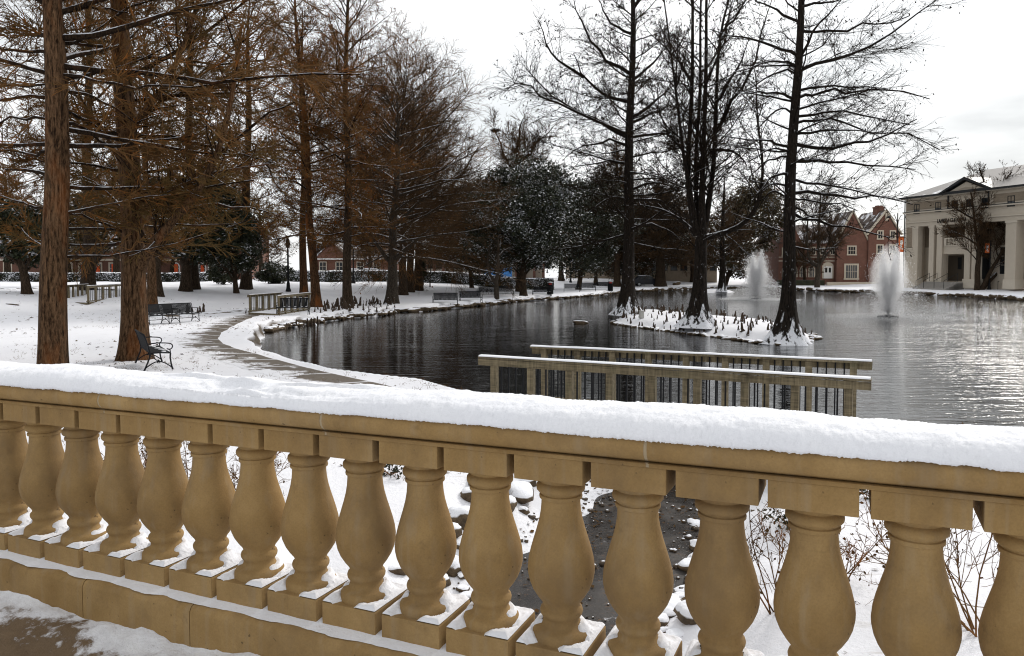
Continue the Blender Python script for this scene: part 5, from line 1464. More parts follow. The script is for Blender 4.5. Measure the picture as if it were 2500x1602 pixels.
def litter():
    r = np.random.RandomState(8); P = []
    a = CREEK.min(0) - 5 + (CREEK.max(0) - CREEK.min(0) + np.array([10, 8])) * r.rand(2200, 2); d = poly_dist(a, CREEK); P.append(a[(d < .4) | (r.rand(2200) < .15)])
    u = r.rand(3600); Y = 9 + 45 * r.rand(3600) ** 1.3; X = (-.68 + .62 * u) * Y; P.append(np.stack([X, Y], 1))
    ck = CREEK.min(0) + (CREEK.max(0) - CREEK.min(0)) * r.rand(9000, 2); ck = ck[poly_dist(ck, CREEK) < .35]; ck = ck[vnoise(np.stack([ck[:, 0], ck[:, 1], 0 * ck[:, 0]], 1), 8, 3, 1.1) > .05][:1600]
    P = np.concatenate(P); P = P[vnoise(np.stack([P[:, 0], P[:, 1], 0 * P[:, 0]], 1), 3, 3, .35) + .5 * r.randn(len(P)) * .6 > .05]; P = P[(poly_dist(P, POND) > .2)]; P = np.concatenate([P, ck]); P = P[P[:, 1] > 3.5]
    Z = np.maximum(ground_h(P[:, 0], P[:, 1]), WZ) + .012
    N = len(P); th = r.rand(N) * 6.28; s = .015 + .045 * r.rand(N) ** 1.8; s = s * np.clip(P[:, 1] / 18, .8, 2)
    d1 = np.stack([np.cos(th), np.sin(th), .25 * r.randn(N)], 1); d2 = np.stack([-np.sin(th), np.cos(th), .3 * r.randn(N)], 1) * (.25 + .4 * r.rand(N))[:, None]
    C = np.stack([P[:, 0], P[:, 1], Z], 1); s = s[:, None]
    V = np.stack([C - d1 * s, C - d2 * s, C + d1 * s, C + d2 * s], 1).reshape(-1, 3)
    return np_mesh('fallen_leaves', V, np.arange(N)[:, None] * 4 + np.arange(4), smooth=False)
tag(link_mesh('leaf_litter', litter(), 'leaf_brown'), 'brown fallen leaves scattered over the snow and creek', 'leaf litter', kind='stuff')

def tufts():
    r = np.random.RandomState(12); u = r.rand(2600); Y = 8 + 46 * r.rand(2600) ** 1.2; X = (-.66 + .60 * u) * Y; P = np.stack([X, Y], 1)
    a = np.stack([-3 + 9 * r.rand(260), 5.5 + 7 * r.rand(260)], 1); P = np.concatenate([P, a])
    k = vnoise(np.stack([P[:, 0], P[:, 1], 0 * P[:, 0]], 1), 6, 3, .30) > .22; P = P[k]
    P = P[(poly_dist(P, POND) > .3) & (poly_dist(P, CREEK) > .2)]; P = P[:900]
    n = 6; N = len(P) * n; B = np.repeat(P, n, 0) + .05 * r.randn(N, 2); Z = ground_h(B[:, 0], B[:, 1]) - .01
    d = np.stack([.6 * r.randn(N), .6 * r.randn(N), .5 + .5 * r.rand(N)], 1); L = .05 + .09 * r.rand(N)
    T = grow(np.concatenate([B, Z[:, None]], 1), d, L, 3, r, .2, -.2); V, Fq = tubes(T, taper(np.full(N, .0035), .001, 3), 3)
    return np_mesh('dry_grass', V, Fq)
tag(link_mesh('dry_grass', tufts(), 'twig_brown'), 'dry grass tips poking through the lawn snow', 'grass', kind='stuff')

# ------------------------------------------------------------------ shrubs
def bare_shrub(label, p, h, n, seed, spread=.5, mat='twig_brown', tw=1.0, lean=(0, 0)):
    r = np.random.RandomState(seed); g = G(*p); t = empty('bare_shrub', g, (0, 0, 0), label, 'shrub')
    az = r.rand(n) * 6.28; el = 1.35 - spread * r.rand(n)
    d = np.stack([np.cos(el) * np.cos(az) + lean[0], np.cos(el) * np.sin(az) + lean[1], np.sin(el)], 1)
    P = grow(np.stack([.05 * r.randn(n), .05 * r.randn(n), -.03 + 0 * az], 1), d, h * (.55 + .5 * r.rand(n)), 7, r, .10, .02)
    V, Fq = tubes(P, taper(np.full(n, .0065 * tw), .0025, 7), 5); link_mesh('stem', np_mesh('stem', V, Fq), 'twig_brown', t)
    b, dd, L, _, _ = spawn(P, 9, r, .25, 1, .7, .2, 1, .42, .4); P2 = grow(b, dd, L, 5, r, .16, .0)
    out_ = [tubes(P2, taper(np.full(len(L), .0036 * tw), .0015, 5), 3)]
    b, dd, L, _, _ = spawn(P2, 5, r, .2, 1, .7, .2, 1, .4, .4); P3 = grow(b, dd, L, 4, r, .2, 0); out_.append(tubes(P3, taper(np.full(len(L), .0026 * tw), .0012, 4), 3))
    V, Fq = joinm(out_); link_mesh('twig_spray', np_mesh('twig_spray', V, Fq), mat, t)
    k = r.rand(len(P3)) < .25; V, Fq = leaf_quads(P3[k][:, -1], .03, r, .5, .4); link_mesh('foliage', np_mesh('foliage', V, Fq, False), 'leaf_brown', t)
    return t
bare_shrub('leggy bare shrub seen right of the fourth baluster from the right edge', (1905, 1500), 1.15, 9, 1, .7)
bare_shrub('bare spiky shrub seen between the two rightmost balusters', (2395, 1545), 1.3, 10, 2, .9, lean=(-.1, .1))
bare_shrub('fine bare shrub on the snow bank seen left of the creek', (600, 1235), .95, 14, 3, .75)
bare_shrub('low bare brush seen through the left balusters', (345, 1170), .8, 12, 4, 1.1)
bare_shrub('sparse bare sprig on snow behind the right balusters', (2060, 1420), .6, 6, 5, 1.1)
bare_shrub('dense brown brush along the ditch bank at left behind the rail', (455, 1205), .75, 12, 6, 1.1)
def sprig(label, p, s, seed):
    r = np.random.RandomState(seed); g = G(*p); t = empty('evergreen_sprig', g, (0, 0, 0), label, 'plant')
    n = 8; az = r.rand(n) * 6.28; d = np.stack([np.cos(az), np.sin(az), .5 + .4 * r.rand(n)], 1); P = grow(np.zeros((n, 3)), d, s * (.7 + .5 * r.rand(n)), 5, r, .12, -.08)
    V, Fq = tubes(P, np.full((n, 5), .004), 4); link_mesh('stem', np_mesh('stem', V, Fq), 'twig_brown', t)
    C = P[:, 1:].reshape(-1, 3).repeat(7, 0) + .05 * r.randn(n * 4 * 7, 3) * s * 2; V, Fq = leaf_quads(C, .065 * s * 2, r, .2, .35); link_mesh('foliage', np_mesh('foliage', V, Fq, False), 'leaf_magnolia', t)
sprig('low evergreen sprig with snow right of the creek, farther one', (1930, 1290), .34, 1)
sprig('low evergreen sprig with snow beside the rightmost gap under the handrail', (2140, 1220), .30, 2)
sprig('dark evergreen sprig on the bank above the creek mouth', (955, 1160), .36, 3)

# ------------------------------------------------------------------ hedge
def hedge(label, A, B, h, w, seed, mat='leaf_hedge'):
    r = np.random.RandomState(seed); A = np.array(A); B = np.array(B); L = np.hypot(*(B - A)[:2]); yaw = math.atan2(B[1] - A[1], B[0] - A[0])
    t = empty('hedge', A, (0, 0, yaw), label, 'hedge')
    n = 90; xs = np.linspace(0, L, n); V = []
    for k in range(n):
        for q, z in [(-w / 2, 0), (-w / 2, h * .5), (-w / 2, h * .97), (-w / 2 + .1, h), (w / 2 - .1, h), (w / 2, h * .97), (w / 2, 0)]:
            V.append((xs[k], q * .9 + .04 * r.randn(), z * .97 + .03 * r.randn() + (gz(A[0] + math.cos(yaw) * xs[k], A[1] + math.sin(yaw) * xs[k]) - A[2])))
    i, j = np.meshgrid(np.arange(n - 1), np.arange(6), indexing='ij'); a = (i * 7 + j).ravel()
    link_mesh('branch_mass', np_mesh('branch_mass', np.array(V), np.stack([a, a + 7, a + 8, a + 1], 1)), 'leaf_dark', t)
    m = int(L * 420); X = L * r.rand(m); side = r.rand(m) < .72
    Yq = np.where(side, -w / 2 + .06 * r.randn(m), -w / 2 + w * r.rand(m)); Z = np.where(side, .06 + h * r.rand(m) ** .85, h + .05 * r.randn(m))
    Z = Z + np.interp(X, xs, [gz(A[0] + math.cos(yaw) * x, A[1] + math.sin(yaw) * x) - A[2] for x in xs])
    V, Fq = leaf_quads(np.stack([X, Yq, Z], 1), .14, r, .1, .4); link_mesh('foliage', np_mesh('foliage', V, Fq, False), mat, t)
    sn = np_mesh('snow_cap', *(lambda V_: (V_, np.stack([a2 := (np.arange(n - 1)[:, None] * 4 + np.arange(3)[None]).ravel(), a2 + 4, a2 + 5, a2 + 1], 1)))(np.array([(xs[k], q, h + .02 + z + .02 * r.randn() + gz(A[0] + math.cos(yaw) * xs[k], A[1] + math.sin(yaw) * xs[k]) - A[2]) for k in range(n) for q, z in [(-w / 2 + .02, 0), (-w / 4, .10), (w / 4, .10), (w / 2, 0)]])))
    link_mesh('snow_cap', sn, 'snow_far', t)
def hz(x, Y, ytop, ybase=None):
    g = at_depth(x, 600, Y); return np.array([g[0], Y, gz(g[0], Y)])
hA, hB = hz(-90, 97, 0), hz(512, 97, 0)
hedge('long dark clipped hedge behind the left lawn with a thin snow top', hA, hB, at_depth(200, 667, 97)[2] - gz(-40, 97), 1.4, 1)
hA, hB = hz(640, 97, 0), hz(1352, 97, 0)
hedge('snow-flecked clipped hedge behind the tree cluster and benches', hA, hB, at_depth(1000, 664.5, 97)[2] - gz(-10, 97), 1.4, 2)

# ------------------------------------------------------------------ buildings
def arch_poly(w, h, spring):
    pts = [(-w / 2, 0), (w / 2, 0), (w / 2, spring)]
    for k in range(1, 8):
        a = math.pi * k / 8; pts.append((w / 2 * math.cos(a), spring + (h - spring) * math.sin(a)))
    pts.append((-w / 2, spring)); return pts
def window(root, x, z, w, h, y=0.0, frame='limestone', pane='glass_grey', bars=(1, 1), arch=False, fw=.14, name='window', part_pane='pane', proud=.05):
    """framed opening on a wall whose face is at local y (outside is -y)"""
    if arch:
        fr = MB().prism([(x + p[0], z + p[1]) for p in arch_poly(w + 2 * fw, h + fw, h * .62)], 'y', y - proud, y + .02).build(name, frame, root)
        MB().prism([(x + p[0], z + .06 + p[1]) for p in arch_poly(w, h - .05, h * .60)], 'y', y - proud - .012, y - proud + .01).build(part_pane, pane, fr)
    else:
        f = MB(); f.box(x - w / 2 - fw, x + w / 2 + fw, y - proud, y + .02, z + h, z + h + fw); f.box(x - w / 2 - fw * 1.3, x + w / 2 + fw * 1.3, y - proud - .05, y + .02, z - fw, z)
        f.box(x - w / 2 - fw, x - w / 2, y - proud, y + .02, z, z + h); f.box(x + w / 2, x + w / 2 + fw, y - proud, y + .02, z, z + h)
        fr = f.build(name, frame, root)
        MB().box(x - w / 2, x + w / 2, y - .012, y + .02, z, z + h).build(part_pane, pane, fr)
    m = MB()
    for k in range(1, bars[0] + 1):
        xx = x - w / 2 + w * k / (bars[0] + 1); m.box(xx - .025, xx + .025, y - proud - .03, y - .013, z + .05, z + h * (.85 if arch else 1))
    for k in range(1, bars[1] + 1):
        zz = z + h * k / (bars[1] + 1); m.box(x - w / 2, x + w / 2, y - proud - .028, y - .014, zz - .025, zz + .025)
    if m.v: m.build('glazing_bar', 'white_paint' if frame == 'white_paint' else 'dark_trim' if frame == 'dark_trim' else 'cream_trim', fr)
    return fr
def gable_roof(root, x0, x1, y0, y1, z0, zr, axis, mat, over=.35, name='roof', th=.18):
    """two sloping slabs, ridge along axis"""
    mb = MB()
    if axis == 'x':
        ym = (y0 + y1) / 2; s = (zr - z0) / (ym - y0)
        a = (y0 - over, z0 - over * s); poly = [a, (ym, zr), (y1 + over, z0 - over * s), (y1 + over, z0 - over * s + th), (ym, zr + th), (a[0], a[1] + th)]
        mb.prism(poly, 'x', x0 - over, x1 + over)
    else:
        xm = (x0 + x1) / 2; s = (zr - z0) / (xm - x0)
        poly = [(x0 - over, z0 - over * s), (xm, zr), (x1 + over, z0 - over * s), (x1 + over, z0 - over * s + th), (xm, zr + th), (x0 - over, z0 - over * s + th)]
        mb.prism(poly, 'y', y0 - over, y1)
    return mb.build(name, mat, root)

# --- brick house beyond the pond (frontal)
YB = 128.0
bx = lambda px: px_m(px - 2060, YB)
x_ref = (2060 - 1250) / F * YB; zg = gz(x_ref, YB - 6) 
bz = lambda py: at_depth(2060, py, YB)[2] - zg
bh = empty('brick_house', (x_ref, YB, zg), (0, 0, 0), 'red brick gabled house with limestone-framed windows across the pond', 'house')
ze = bz(592)
mb = MB().box(bx(1900), bx(2128), 0, 12, -1.5, ze).box(bx(2110), bx(2186), -1.2, 12, -1.5, bz(574))
# front gables: wall triangles above the eaves
def gab(x0, x1, ze_, xp, zp, y0, y1): mb.prism([(bx(x0), ze_), (bx(x1), ze_), (bx(xp), zp)], 'y', y0, y1)
mb.prism([(bx(2036), -1.4), (bx(2111), -1.4), (bx(2111), ze), (bx(2074), bz(522)), (bx(2036), ze)], 'y', -.9, 4)
mb.prism([(bx(2111), bz(575)), (bx(2186), bz(575)), (bx(2152), bz(520))], 'y', -1.2, 8)
mb.prism([(bx(1900), ze), (bx(1953), ze), (bx(1930), bz(546))], 'y', -.5, 5)
mb.build('wall', 'brick', bh)
gable_roof(bh, bx(1900), bx(2075), 0.02, 12, ze, bz(546), 'x', 'shingle')
gable_roof(bh, bx(2060), bx(2150), 0.02, 12, ze, bz(529), 'x', 'shingle', over=.15)
r_ = MB()
for (a, zp, za, x0, x1, y0, y1, mat) in [(2074, bz(519), ze, 2036, 2111, -.95, 6, 'limestone'), (2152, bz(517), bz(575), 2109, 2188, -1.28, 7.9, 'limestone')]:
    m = MB(); t_ = .32
    m.prism([(bx(x0) - .1, za), (bx(a), zp - .02), (bx(a), zp + t_), (bx(x0) - .35, za + .05)], 'y', y0 - .08, y0 + .35)
    m.prism([(bx(x1) + .1, za), (bx(x1) + .35, za + .05), (bx(a), zp + t_), (bx(a), zp - .02)], 'y', y0 - .08, y0 + .35)
    m.build('gable_coping', mat, bh)
    m = MB(); m.prism([(bx(x0), za + .02), (bx(a), zp + .03), (bx(x1), za + .02), (bx(x1), za + .22), (bx(a), zp + .23), (bx(x0), za + .22)], 'y', y0 + .36, y1); m.build('roof', 'shingle', bh)
ch = MB().box(bx(2145), bx(2163), 1.0, 2.6, bz(540), bz(506)).box(bx(2144), bx(2164), .9, 2.7, bz(506), bz(503)).box(bx(2147), bx(2152), 1.3, 2.2, bz(503), bz(500)).box(bx(2156), bx(2161), 1.3, 2.2, bz(503), bz(500)).build('chimney', 'brick', bh)
MB().box(bx(2149), bx(2157), -1.32, -1.21, bz(540), bz(522)).build('shield', 'limestone', bh)
MB().box(bx(1900), bx(2036), -.10, -.003, bz(638.5), bz(636)).build('string_course', 'limestone', bh)
MB().box(bx(1900), bx(2036), -.10, -.003, bz(629), bz(627)).build('string_course', 'limestone', bh)
MB().box(bx(1953), bx(2036), -.25, .2, ze - .12, ze + .12).build('gutter', 'snow_far', bh)
def W2(px, py0, py1, wpx, y=0., **k): return window(bh, bx(px), bz(py1), px_m(wpx, YB), bz(py0) - bz(py1), y, **k)
for px in (1917, 1938, 1960, 1981): W2(px, 651, 677, 11, arch=True, bars=(2, 1), fw=.22, pane='glass_grey')
for px in (1984, 2006, 2031): W2(px, 605, 621, 9, bars=(1, 1), fw=.16, pane='glass_dark')
for px in (1915, 1938): W2(px, 607, 624, 10, bars=(1, 1), fw=.18, pane='glass_dark')
W2(1931, 574, 589, 8, y=-.5, bars=(1, 1), fw=.16, pane='glass_dark')
W2(2072, 603, 621, 17, y=-.9, bars=(2, 1), fw=.2, pane='glass_dark')
W2(2072, 648, 679, 27, y=-.9, bars=(4, 1), fw=.28, pane='glass_grey')
W2(2138, 566, 583, 10, y=-1.2, bars=(1, 1), fw=.2, pane='glass_dark'); W2(2168, 566, 583, 9, y=-1.2, bars=(1, 1), fw=.2, pane='glass_dark')
W2(2138, 600, 618, 12, y=-1.2, bars=(1, 1), fw=.2, pane='glass_dark'); W2(2168, 600, 618, 11, y=-1.2, bars=(1, 1), fw=.2, pane='glass_dark'); W2(2150, 645, 676, 26, y=-1.2, bars=(3, 1), fw=.25)
for px in (1988, 2012): # dormers
    m = MB().prism([(bx(px - 9), ze - .1), (bx(px + 9), ze - .1), (bx(px + 9), bz(575)), (bx(px), bz(562)), (bx(px - 9), bz(575))], 'y', .4, 4).build('dormer', 'shingle', bh)
    MB().box(bx(px - 5), bx(px + 5), .36, .45, bz(588), bz(575)).build('window', 'glass_dark', m)
dr = MB().prism([(bx(2020) + p[0], bz(680) + p[1]) for p in arch_poly(1.9, 2.75, 2.1)], 'y', -.08, .02).build('doorway', 'limestone', bh)
d2_ = MB().box(bx(2020) - .72, bx(2020) + .72, -.13, -.05, bz(680), bz(680) + 2.05).build('door', 'white_paint', dr)
MB().box(bx(2020) - .5, bx(2020) - .12, -.145, -.12, bz(680) + 1.0, bz(680) + 1.8).box(bx(2020) + .12, bx(2020) + .5, -.145, -.12, bz(680) + 1.0, bz(680) + 1.8).build('door_glass', 'glass_dark', d2_)
o = MB().box(bx(1890), bx(2000), -2.2, -1.2, -.4, .75).build('clipped_hedge', 'leaf_magnolia'); o.location = bh.location; tag(o, 'low green hedge along the foot of the brick house', 'hedge')
o = MB().box(bx(2004), bx(2170), -2.6, -2.0, -.6, .42).build('garden_wall', 'limestone'); o.location = bh.location; tag(o, 'low pale wall in front of the brick house door', 'wall')

# --- columned hall on the right; its front runs towards the camera
ML = np.array(((2207 - 1250) / F * 108, 108.0)); MR = np.array(((2500 - 1250) / F * 91, 91.0)); e_ = (MR - ML) / np.hypot(*(MR - ML)); myaw = math.atan2(e_[1], e_[0])
mzg = float(at_depth(2230, 684, 106)[2])
hall = empty('columned_hall', (ML[0], ML[1], mzg), (0, 0, myaw), 'cream stone hall with square columns, pediment and grey roof across the pond', 'hall')
n_in = np.array([-e_[1], e_[0]])
def ms(px, q=0.0):       # photo column -> distance along the front (plane q metres behind it)
    u = (px - 1250) / F; o_ = ML + n_in * q
    return (o_[1] * u - o_[0]) / (e_[0] - e_[1] * u)
def mzz(px, py, q=0.0):
    s = ms(px, q); return at_depth(px, py, ML[1] + e_[1] * s + n_in[1] * q)[2] - mzg
LEN = 36.0; DEP = 16.0
z_e, z_c, z_b, z_f = mzz(2207, 484), mzz(2207, 521), mzz(2226, 554), mzz(2226, 606)
RQ = 2.2                 # depth of the loggia behind the columns
mb = MB()
mb.box(0, LEN, .0, DEP, z_b, z_e)                                   # attic and entablature
mb.box(0, ms(2226), .0, DEP, -1.5, z_b)                             # left corner
mb.box(ms(2226), LEN, RQ, DEP, -1.5, z_b)                           # back wall of the loggia
wall = mb.build('wall', 'cream', hall)
# brick panels
pb = MB(); pb.box(.25, ms(2312), -.03, .01, z_c + .35, z_e - .75); pb.build('brick_panel', 'brick_tan', hall)
pb = MB(); pb.box(ms(2420), LEN - .3, -.03, .01, z_c + .35, z_e - .75); pb.build('brick_panel', 'brick_tan', hall)
pb = MB(); pb.box(.3, ms(2224), -.03, .01, z_f + .1, z_b - .1); pb.build('brick_panel', 'brick_tan', hall)
for a, b in ((2238, 2266), (2384, 2452), (2478, 2540)):
    MB().box(ms(a, RQ), ms(b, RQ), RQ - .03, RQ + .01, z_f + .1, z_b - .15).build('brick_panel', 'brick_tan', hall)
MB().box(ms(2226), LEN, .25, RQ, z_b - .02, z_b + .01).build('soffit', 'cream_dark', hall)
# cornices
MB().box(-.25, LEN, -.28, 0, z_c - .12, z_c + .05).build('cornice', 'cream_trim', hall)
MB().box(-.28, LEN, -.31, 0, z_c + .05, z_c + .13).build('flashing', 'dark_trim', hall)
MB().box(-.1, LEN, -.12, 0, z_b + .55, z_b + .68).build('cornice', 'cream_trim', hall)
MB().box(-.45, LEN, -.5, 0, z_e - .30, z_e - .02).build('cornice', 'cream_trim', hall)
MB().box(-.65, LEN, -.70, -.5, z_e - .18, z_e + .05).build('gutter', 'dark_trim', hall)
MB().box(-.2, ms(2226), -.08, 0, z_f - .12, z_f + .04).build('string_course', 'cream_trim', hall)
# hip roof
rx = ms(2405, 8.0); zr_ = mzz(2405, 414, 8.0)
mb = MB(); o_ = .6
mb.add([(-o_, -o_, z_e), (LEN + o_, -o_, z_e), (LEN + o_, DEP + o_, z_e), (-o_, DEP + o_, z_e), (rx, 8, zr_), (LEN - 6, 8, zr_)], [(0, 1, 5, 4), (1, 2, 5), (2, 3, 4, 5), (3, 0, 4), (3, 2, 1, 0)])
mb.build('roof', 'roof_slate', hall)
# pediment
pa, pb_ = ms(2306), ms(2412); pz = mzz(2358, 437)
pc = (pa + pb_) / 2
MB().prism([(pa + .4, z_e + .02), (pb_ - .4, z_e + .02), (pc, pz - .35)], 'y', -.35, 5).build('pediment', 'cream', hall)
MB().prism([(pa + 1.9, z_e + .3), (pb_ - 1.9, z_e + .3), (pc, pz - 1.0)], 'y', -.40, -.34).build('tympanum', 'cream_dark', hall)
m = MB(); t_ = .28
m.prism([(pa - .3, z_e), (pc, pz - .1), (pc, pz + t_), (pa - .75, z_e + .04)], 'y', -.75, 5.4); m.prism([(pb_ + .3, z_e), (pb_ + .75, z_e + .04), (pc, pz + t_), (pc, pz - .1)], 'y', -.75, 5.4)
m.build('pediment_roof', 'dark_trim', hall)
m = MB().box(pa - .2, pb_ + .2, -.6, -.5, z_e - .05, z_e + .16).build('pediment_base', 'dark_trim', hall)
for px in (2311, 2409): MB().tube([(ms(px), -.12, z_e - .2), (ms(px), -.12, z_c + .1)], .09, 8).build('downpipe', 'dark_trim', hall)
MB().tube([(-.05, -.1, z_e - .2), (-.05, -.1, -.5)], .07, 8).build('downpipe', 'dark_trim', hall)
for px, y0, y1 in ((2234, 503, 519), (2286, 499, 513), (2326, 494, 511), (2361, 491, 508), (2399, 488, 505), (2463, 483, 500)):
    zc_ = mzz(px, (y0 + y1) / 2); window(hall, ms(px), zc_ - .55, .75, 1.15, 0, frame='dark_trim', pane='glass_grey' if px in (2234, 2463, 2286) else 'glass_dark', bars=(1, 1), fw=.09)
for px in (2520, 2570, 2620): window(hall, ms(px), z_c + .45, .75, 1.15, 0, frame='dark_trim', pane='glass_dark', bars=(1, 1), fw=.09)
# columns: square, full height, with plinths
for a, b in ((2226, 2238), (2265, 2277), (2284, 2297), (2352, 2366), (2370, 2384), (2451, 2477), (2530, 2552), (2600, 2625)):
    x0, x1 = ms(a), ms(b); c_ = MB().box(x0, x1, .02, .02 + max(.7, x1 - x0), -.1, z_b - .001).build('column', 'cream', hall)
    MB().box(x0 - .12, x1 + .12, -.10, .12 + max(.7, x1 - x0), -.9, .25).build('column_base', 'cream_trim', c_)
    MB().box(x0 - .08, x1 + .08, -.05, .1 + max(.7, x1 - x0), z_b - .30, z_b - .003).build('capital', 'cream_trim', c_)
# balcony bay and openings (flat panels, their inner shade painted in as dark colour)
bl, br_ = ms(2299), ms(2351)
MB().box(ms(2297), ms(2352), .3, RQ, z_f - .95, z_f + .10).build('balcony_floor', 'cream', hall)
bb = MB().box(bl, br_, .22, .45, z_f + 1.05, z_f + 1.22).box(bl, br_, .22, .45, z_f + .10, z_f + .22).box(bl, bl + .35, .2, .47, z_f + .1, z_f + 1.2).box(br_ - .35, br_, .2, .47, z_f + .1, z_f + 1.2).build('balcony_rail', 'cream_trim', hall)
for k in range(9):
    x = bl + .6 + (br_ - bl - 1.2) * k / 8
    MB().lathe([(.09, z_f + .22), (.07, z_f + .30), (.115, z_f + .48), (.10, z_f + .60), (.06, z_f + .90), (.09, z_f + 1.05)], 10, x, .33).build('balcony_baluster', 'cream_trim', bb, smooth=True)
def opening(a, b, z0, z1, name='doorway', mat='recess_shade', q=RQ):
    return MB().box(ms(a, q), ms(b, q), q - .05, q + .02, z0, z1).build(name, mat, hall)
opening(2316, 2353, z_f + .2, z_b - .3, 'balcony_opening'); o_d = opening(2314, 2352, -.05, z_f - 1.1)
MB().box(ms(2338, RQ), ms(2347, RQ), RQ - .09, RQ - .045, 1.5, 3.1).build('notice_board', 'glass_dark', o_d)
o_e = opening(2397, 2416, -.05, 3.7, 'doorway', 'dark_trim'); MB().box(ms(2399, RQ), ms(2412, RQ), RQ - .08, RQ - .045, 0, 2.9).build('door', 'glass_dark', o_e)
opening(2396, 2412, z_f + .2, z_b - .3, 'balcony_opening', 'dark_trim'); 
for px in (2446,): 
    zq = .9; window(hall, ms(px, RQ if px > 2240 else 0), zq, .7, 3.4, RQ if px > 2240 else 0, frame='cream_trim', pane='glass_dark', bars=(0, 2), fw=.08)
# lettering on the frieze
def lettering(txt, parent, loc, rot, size, mat, extrude=.03, name='lettering', width=None):
    cu = bpy.data.curves.new(name, 'FONT'); cu.body = txt; cu.size = size; cu.extrude = extrude; cu.align_x = 'LEFT'
    tmp = bpy.data.objects.new(name, cu); COL.objects.link(tmp); dg = bpy.context.evaluated_depsgraph_get(); dg.update()
    me = bpy.data.meshes.new_from_object(tmp.evaluated_get(dg)); bpy.data.objects.remove(tmp); bpy.data.curves.remove(cu)
    me.materials.clear(); o = link_mesh(name, me, mat, parent)
    if width: o.scale = (width / max(v.co.x for v in me.vertices), 1, 1)
    o.location = loc; o.rotation_euler = rot; return o
lettering('LAMBDA CHI ALPHA', hall, (ms(2286), -.14, mzz(2286, 545)), (math.pi / 2, 0, 0), .78, 'letter', width=ms(2357) - ms(2286))
# steps with handrails
st_ = MB(); sx0, sx1 = ms(2272), ms(2352)
for k in range(6): st_.box(sx0, sx1, -3.2 + k * .38, .1, -1.5, -.95 + .155 * k + .0)
sr = empty('entrance_steps', (ML[0], ML[1], mzg), (0, 0, myaw), 'grey entrance steps with dark handrails before the columned hall', 'steps')
st_.build('step', 'concrete', sr)
for px in (2281, 2300, 2326, 2350):
    x = ms(px); MB().tube([(x, -3.2, -1.0), (x, -3.2, .0), (x, -.9, .95), (x, -.9, -.1)], .035, 6).build('handrail', 'dark_trim', sr)
hrl = G(2436, 708); hr = empty('path_handrail', hrl, (0, 0, 0), 'thin dark pipe handrail on the bank right of the crape myrtle', 'handrail')
for x, y in ((2436, 707), (2461, 703), (2486, 700)):
    g = G(x, y) - hrl; MB().tube([(g[0], g[1], g[2]), (g[0], g[1], g[2] + 1.0)], .03, 6).build('post', 'dark_trim', hr)
a, b = G(2436, 707) - hrl, G(2520, 697) - hrl
MB().tube([(a[0], a[1], a[2] + 1.0), (b[0], b[1], b[2] + 1.0)], .03, 6).build('rail', 'dark_trim', hr)

# --- brick building behind the left hedge with orange decorations in its windows
YH = 122.0
lx = lambda px: px_m(px - 330, YH); x_h = (330 - 1250) / F * YH; zh = gz(x_h, YH)
lz = lambda py: at_depth(330, py, YH)[2] - zh
lh = empty('brick_building', (x_h, YH, zh), (0, 0, 0), 'orange-red brick building behind the left hedge with arched windows', 'house')
MB().box(lx(-120), lx(600), 0, 12, -.5, lz(575)).build('wall', 'brick_orange', lh)
gable_roof(lh, lx(-120), lx(600), .02, 12, lz(575), lz(535), 'x', 'shingle')
MB().box(lx(-120), lx(600), -.18, -.003, lz(637), lz(632)).build('string_course', 'limestone', lh)
MB().box(lx(-120), lx(600), -.4, .05, lz(577), lz(572)).build('cornice', 'limestone', lh)
for i, px in enumerate((20, 60, 110, 168, 203, 240, 277, 330, 380, 430, 494, 519, 570)):
    k = dict(arch=px > 320, bars=(1, 1), fw=.22, frame='white_paint' if px > 320 else 'limestone', pane='glass_grey')
    fr = window(lh, lx(px), lz(668), px_m(15, YH), lz(644) - lz(668), 0, **k)
    if px in (168, 203, 240, 277, 430, 494, 519): MB().box(lx(px - (5 if i % 2 else 2)), lx(px + 6), -.2, -.11, lz(666), lz(645 + (i % 3) * 2)).build('orange_decoration', 'orange_paper', fr)
    window(lh, lx(px), lz(612), px_m(13, YH), lz(592) - lz(612), 0, frame='white_paint', pane='glass_grey', bars=(1, 2), fw=.15)
# --- gabled brick house behind the slim cypress
YG = 125.0; gx = lambda px: px_m(px - 805, YG); x_g = (805 - 1250) / F * YG; zq = gz(x_g, YG); gzz = lambda py: at_depth(805, py, YG)[2] - zq
gh = empty('gabled_house', (x_g, YG, zq), (0, 0, 0), 'brick house with a snowy steep gable behind the slim straight cypress', 'house')
MB().box(gx(765), gx(960), 0, 10, -.5, gzz(632)).prism([(gx(770), gzz(632)), (gx(852), gzz(632)), (gx(811), gzz(590))], 'y', -.3, 3).build('wall', 'brick', gh)
gable_roof(gh, gx(765), gx(960), .02, 10, gzz(632), gzz(600), 'x', 'shingle')
gable_roof(gh, gx(770), gx(852), -.32, 5, gzz(632), gzz(590), 'y', 'shingle', over=.3)
MB().box(gx(765), gx(960), -.4, -.003, gzz(634), gzz(631)).build('gutter', 'white_paint', gh)
for px in (790, 830, 880, 920): window(gh, gx(px), gzz(660), 1.0, 1.3, -.3 if px < 850 else 0, frame='limestone', pane='glass_dark', fw=.12)
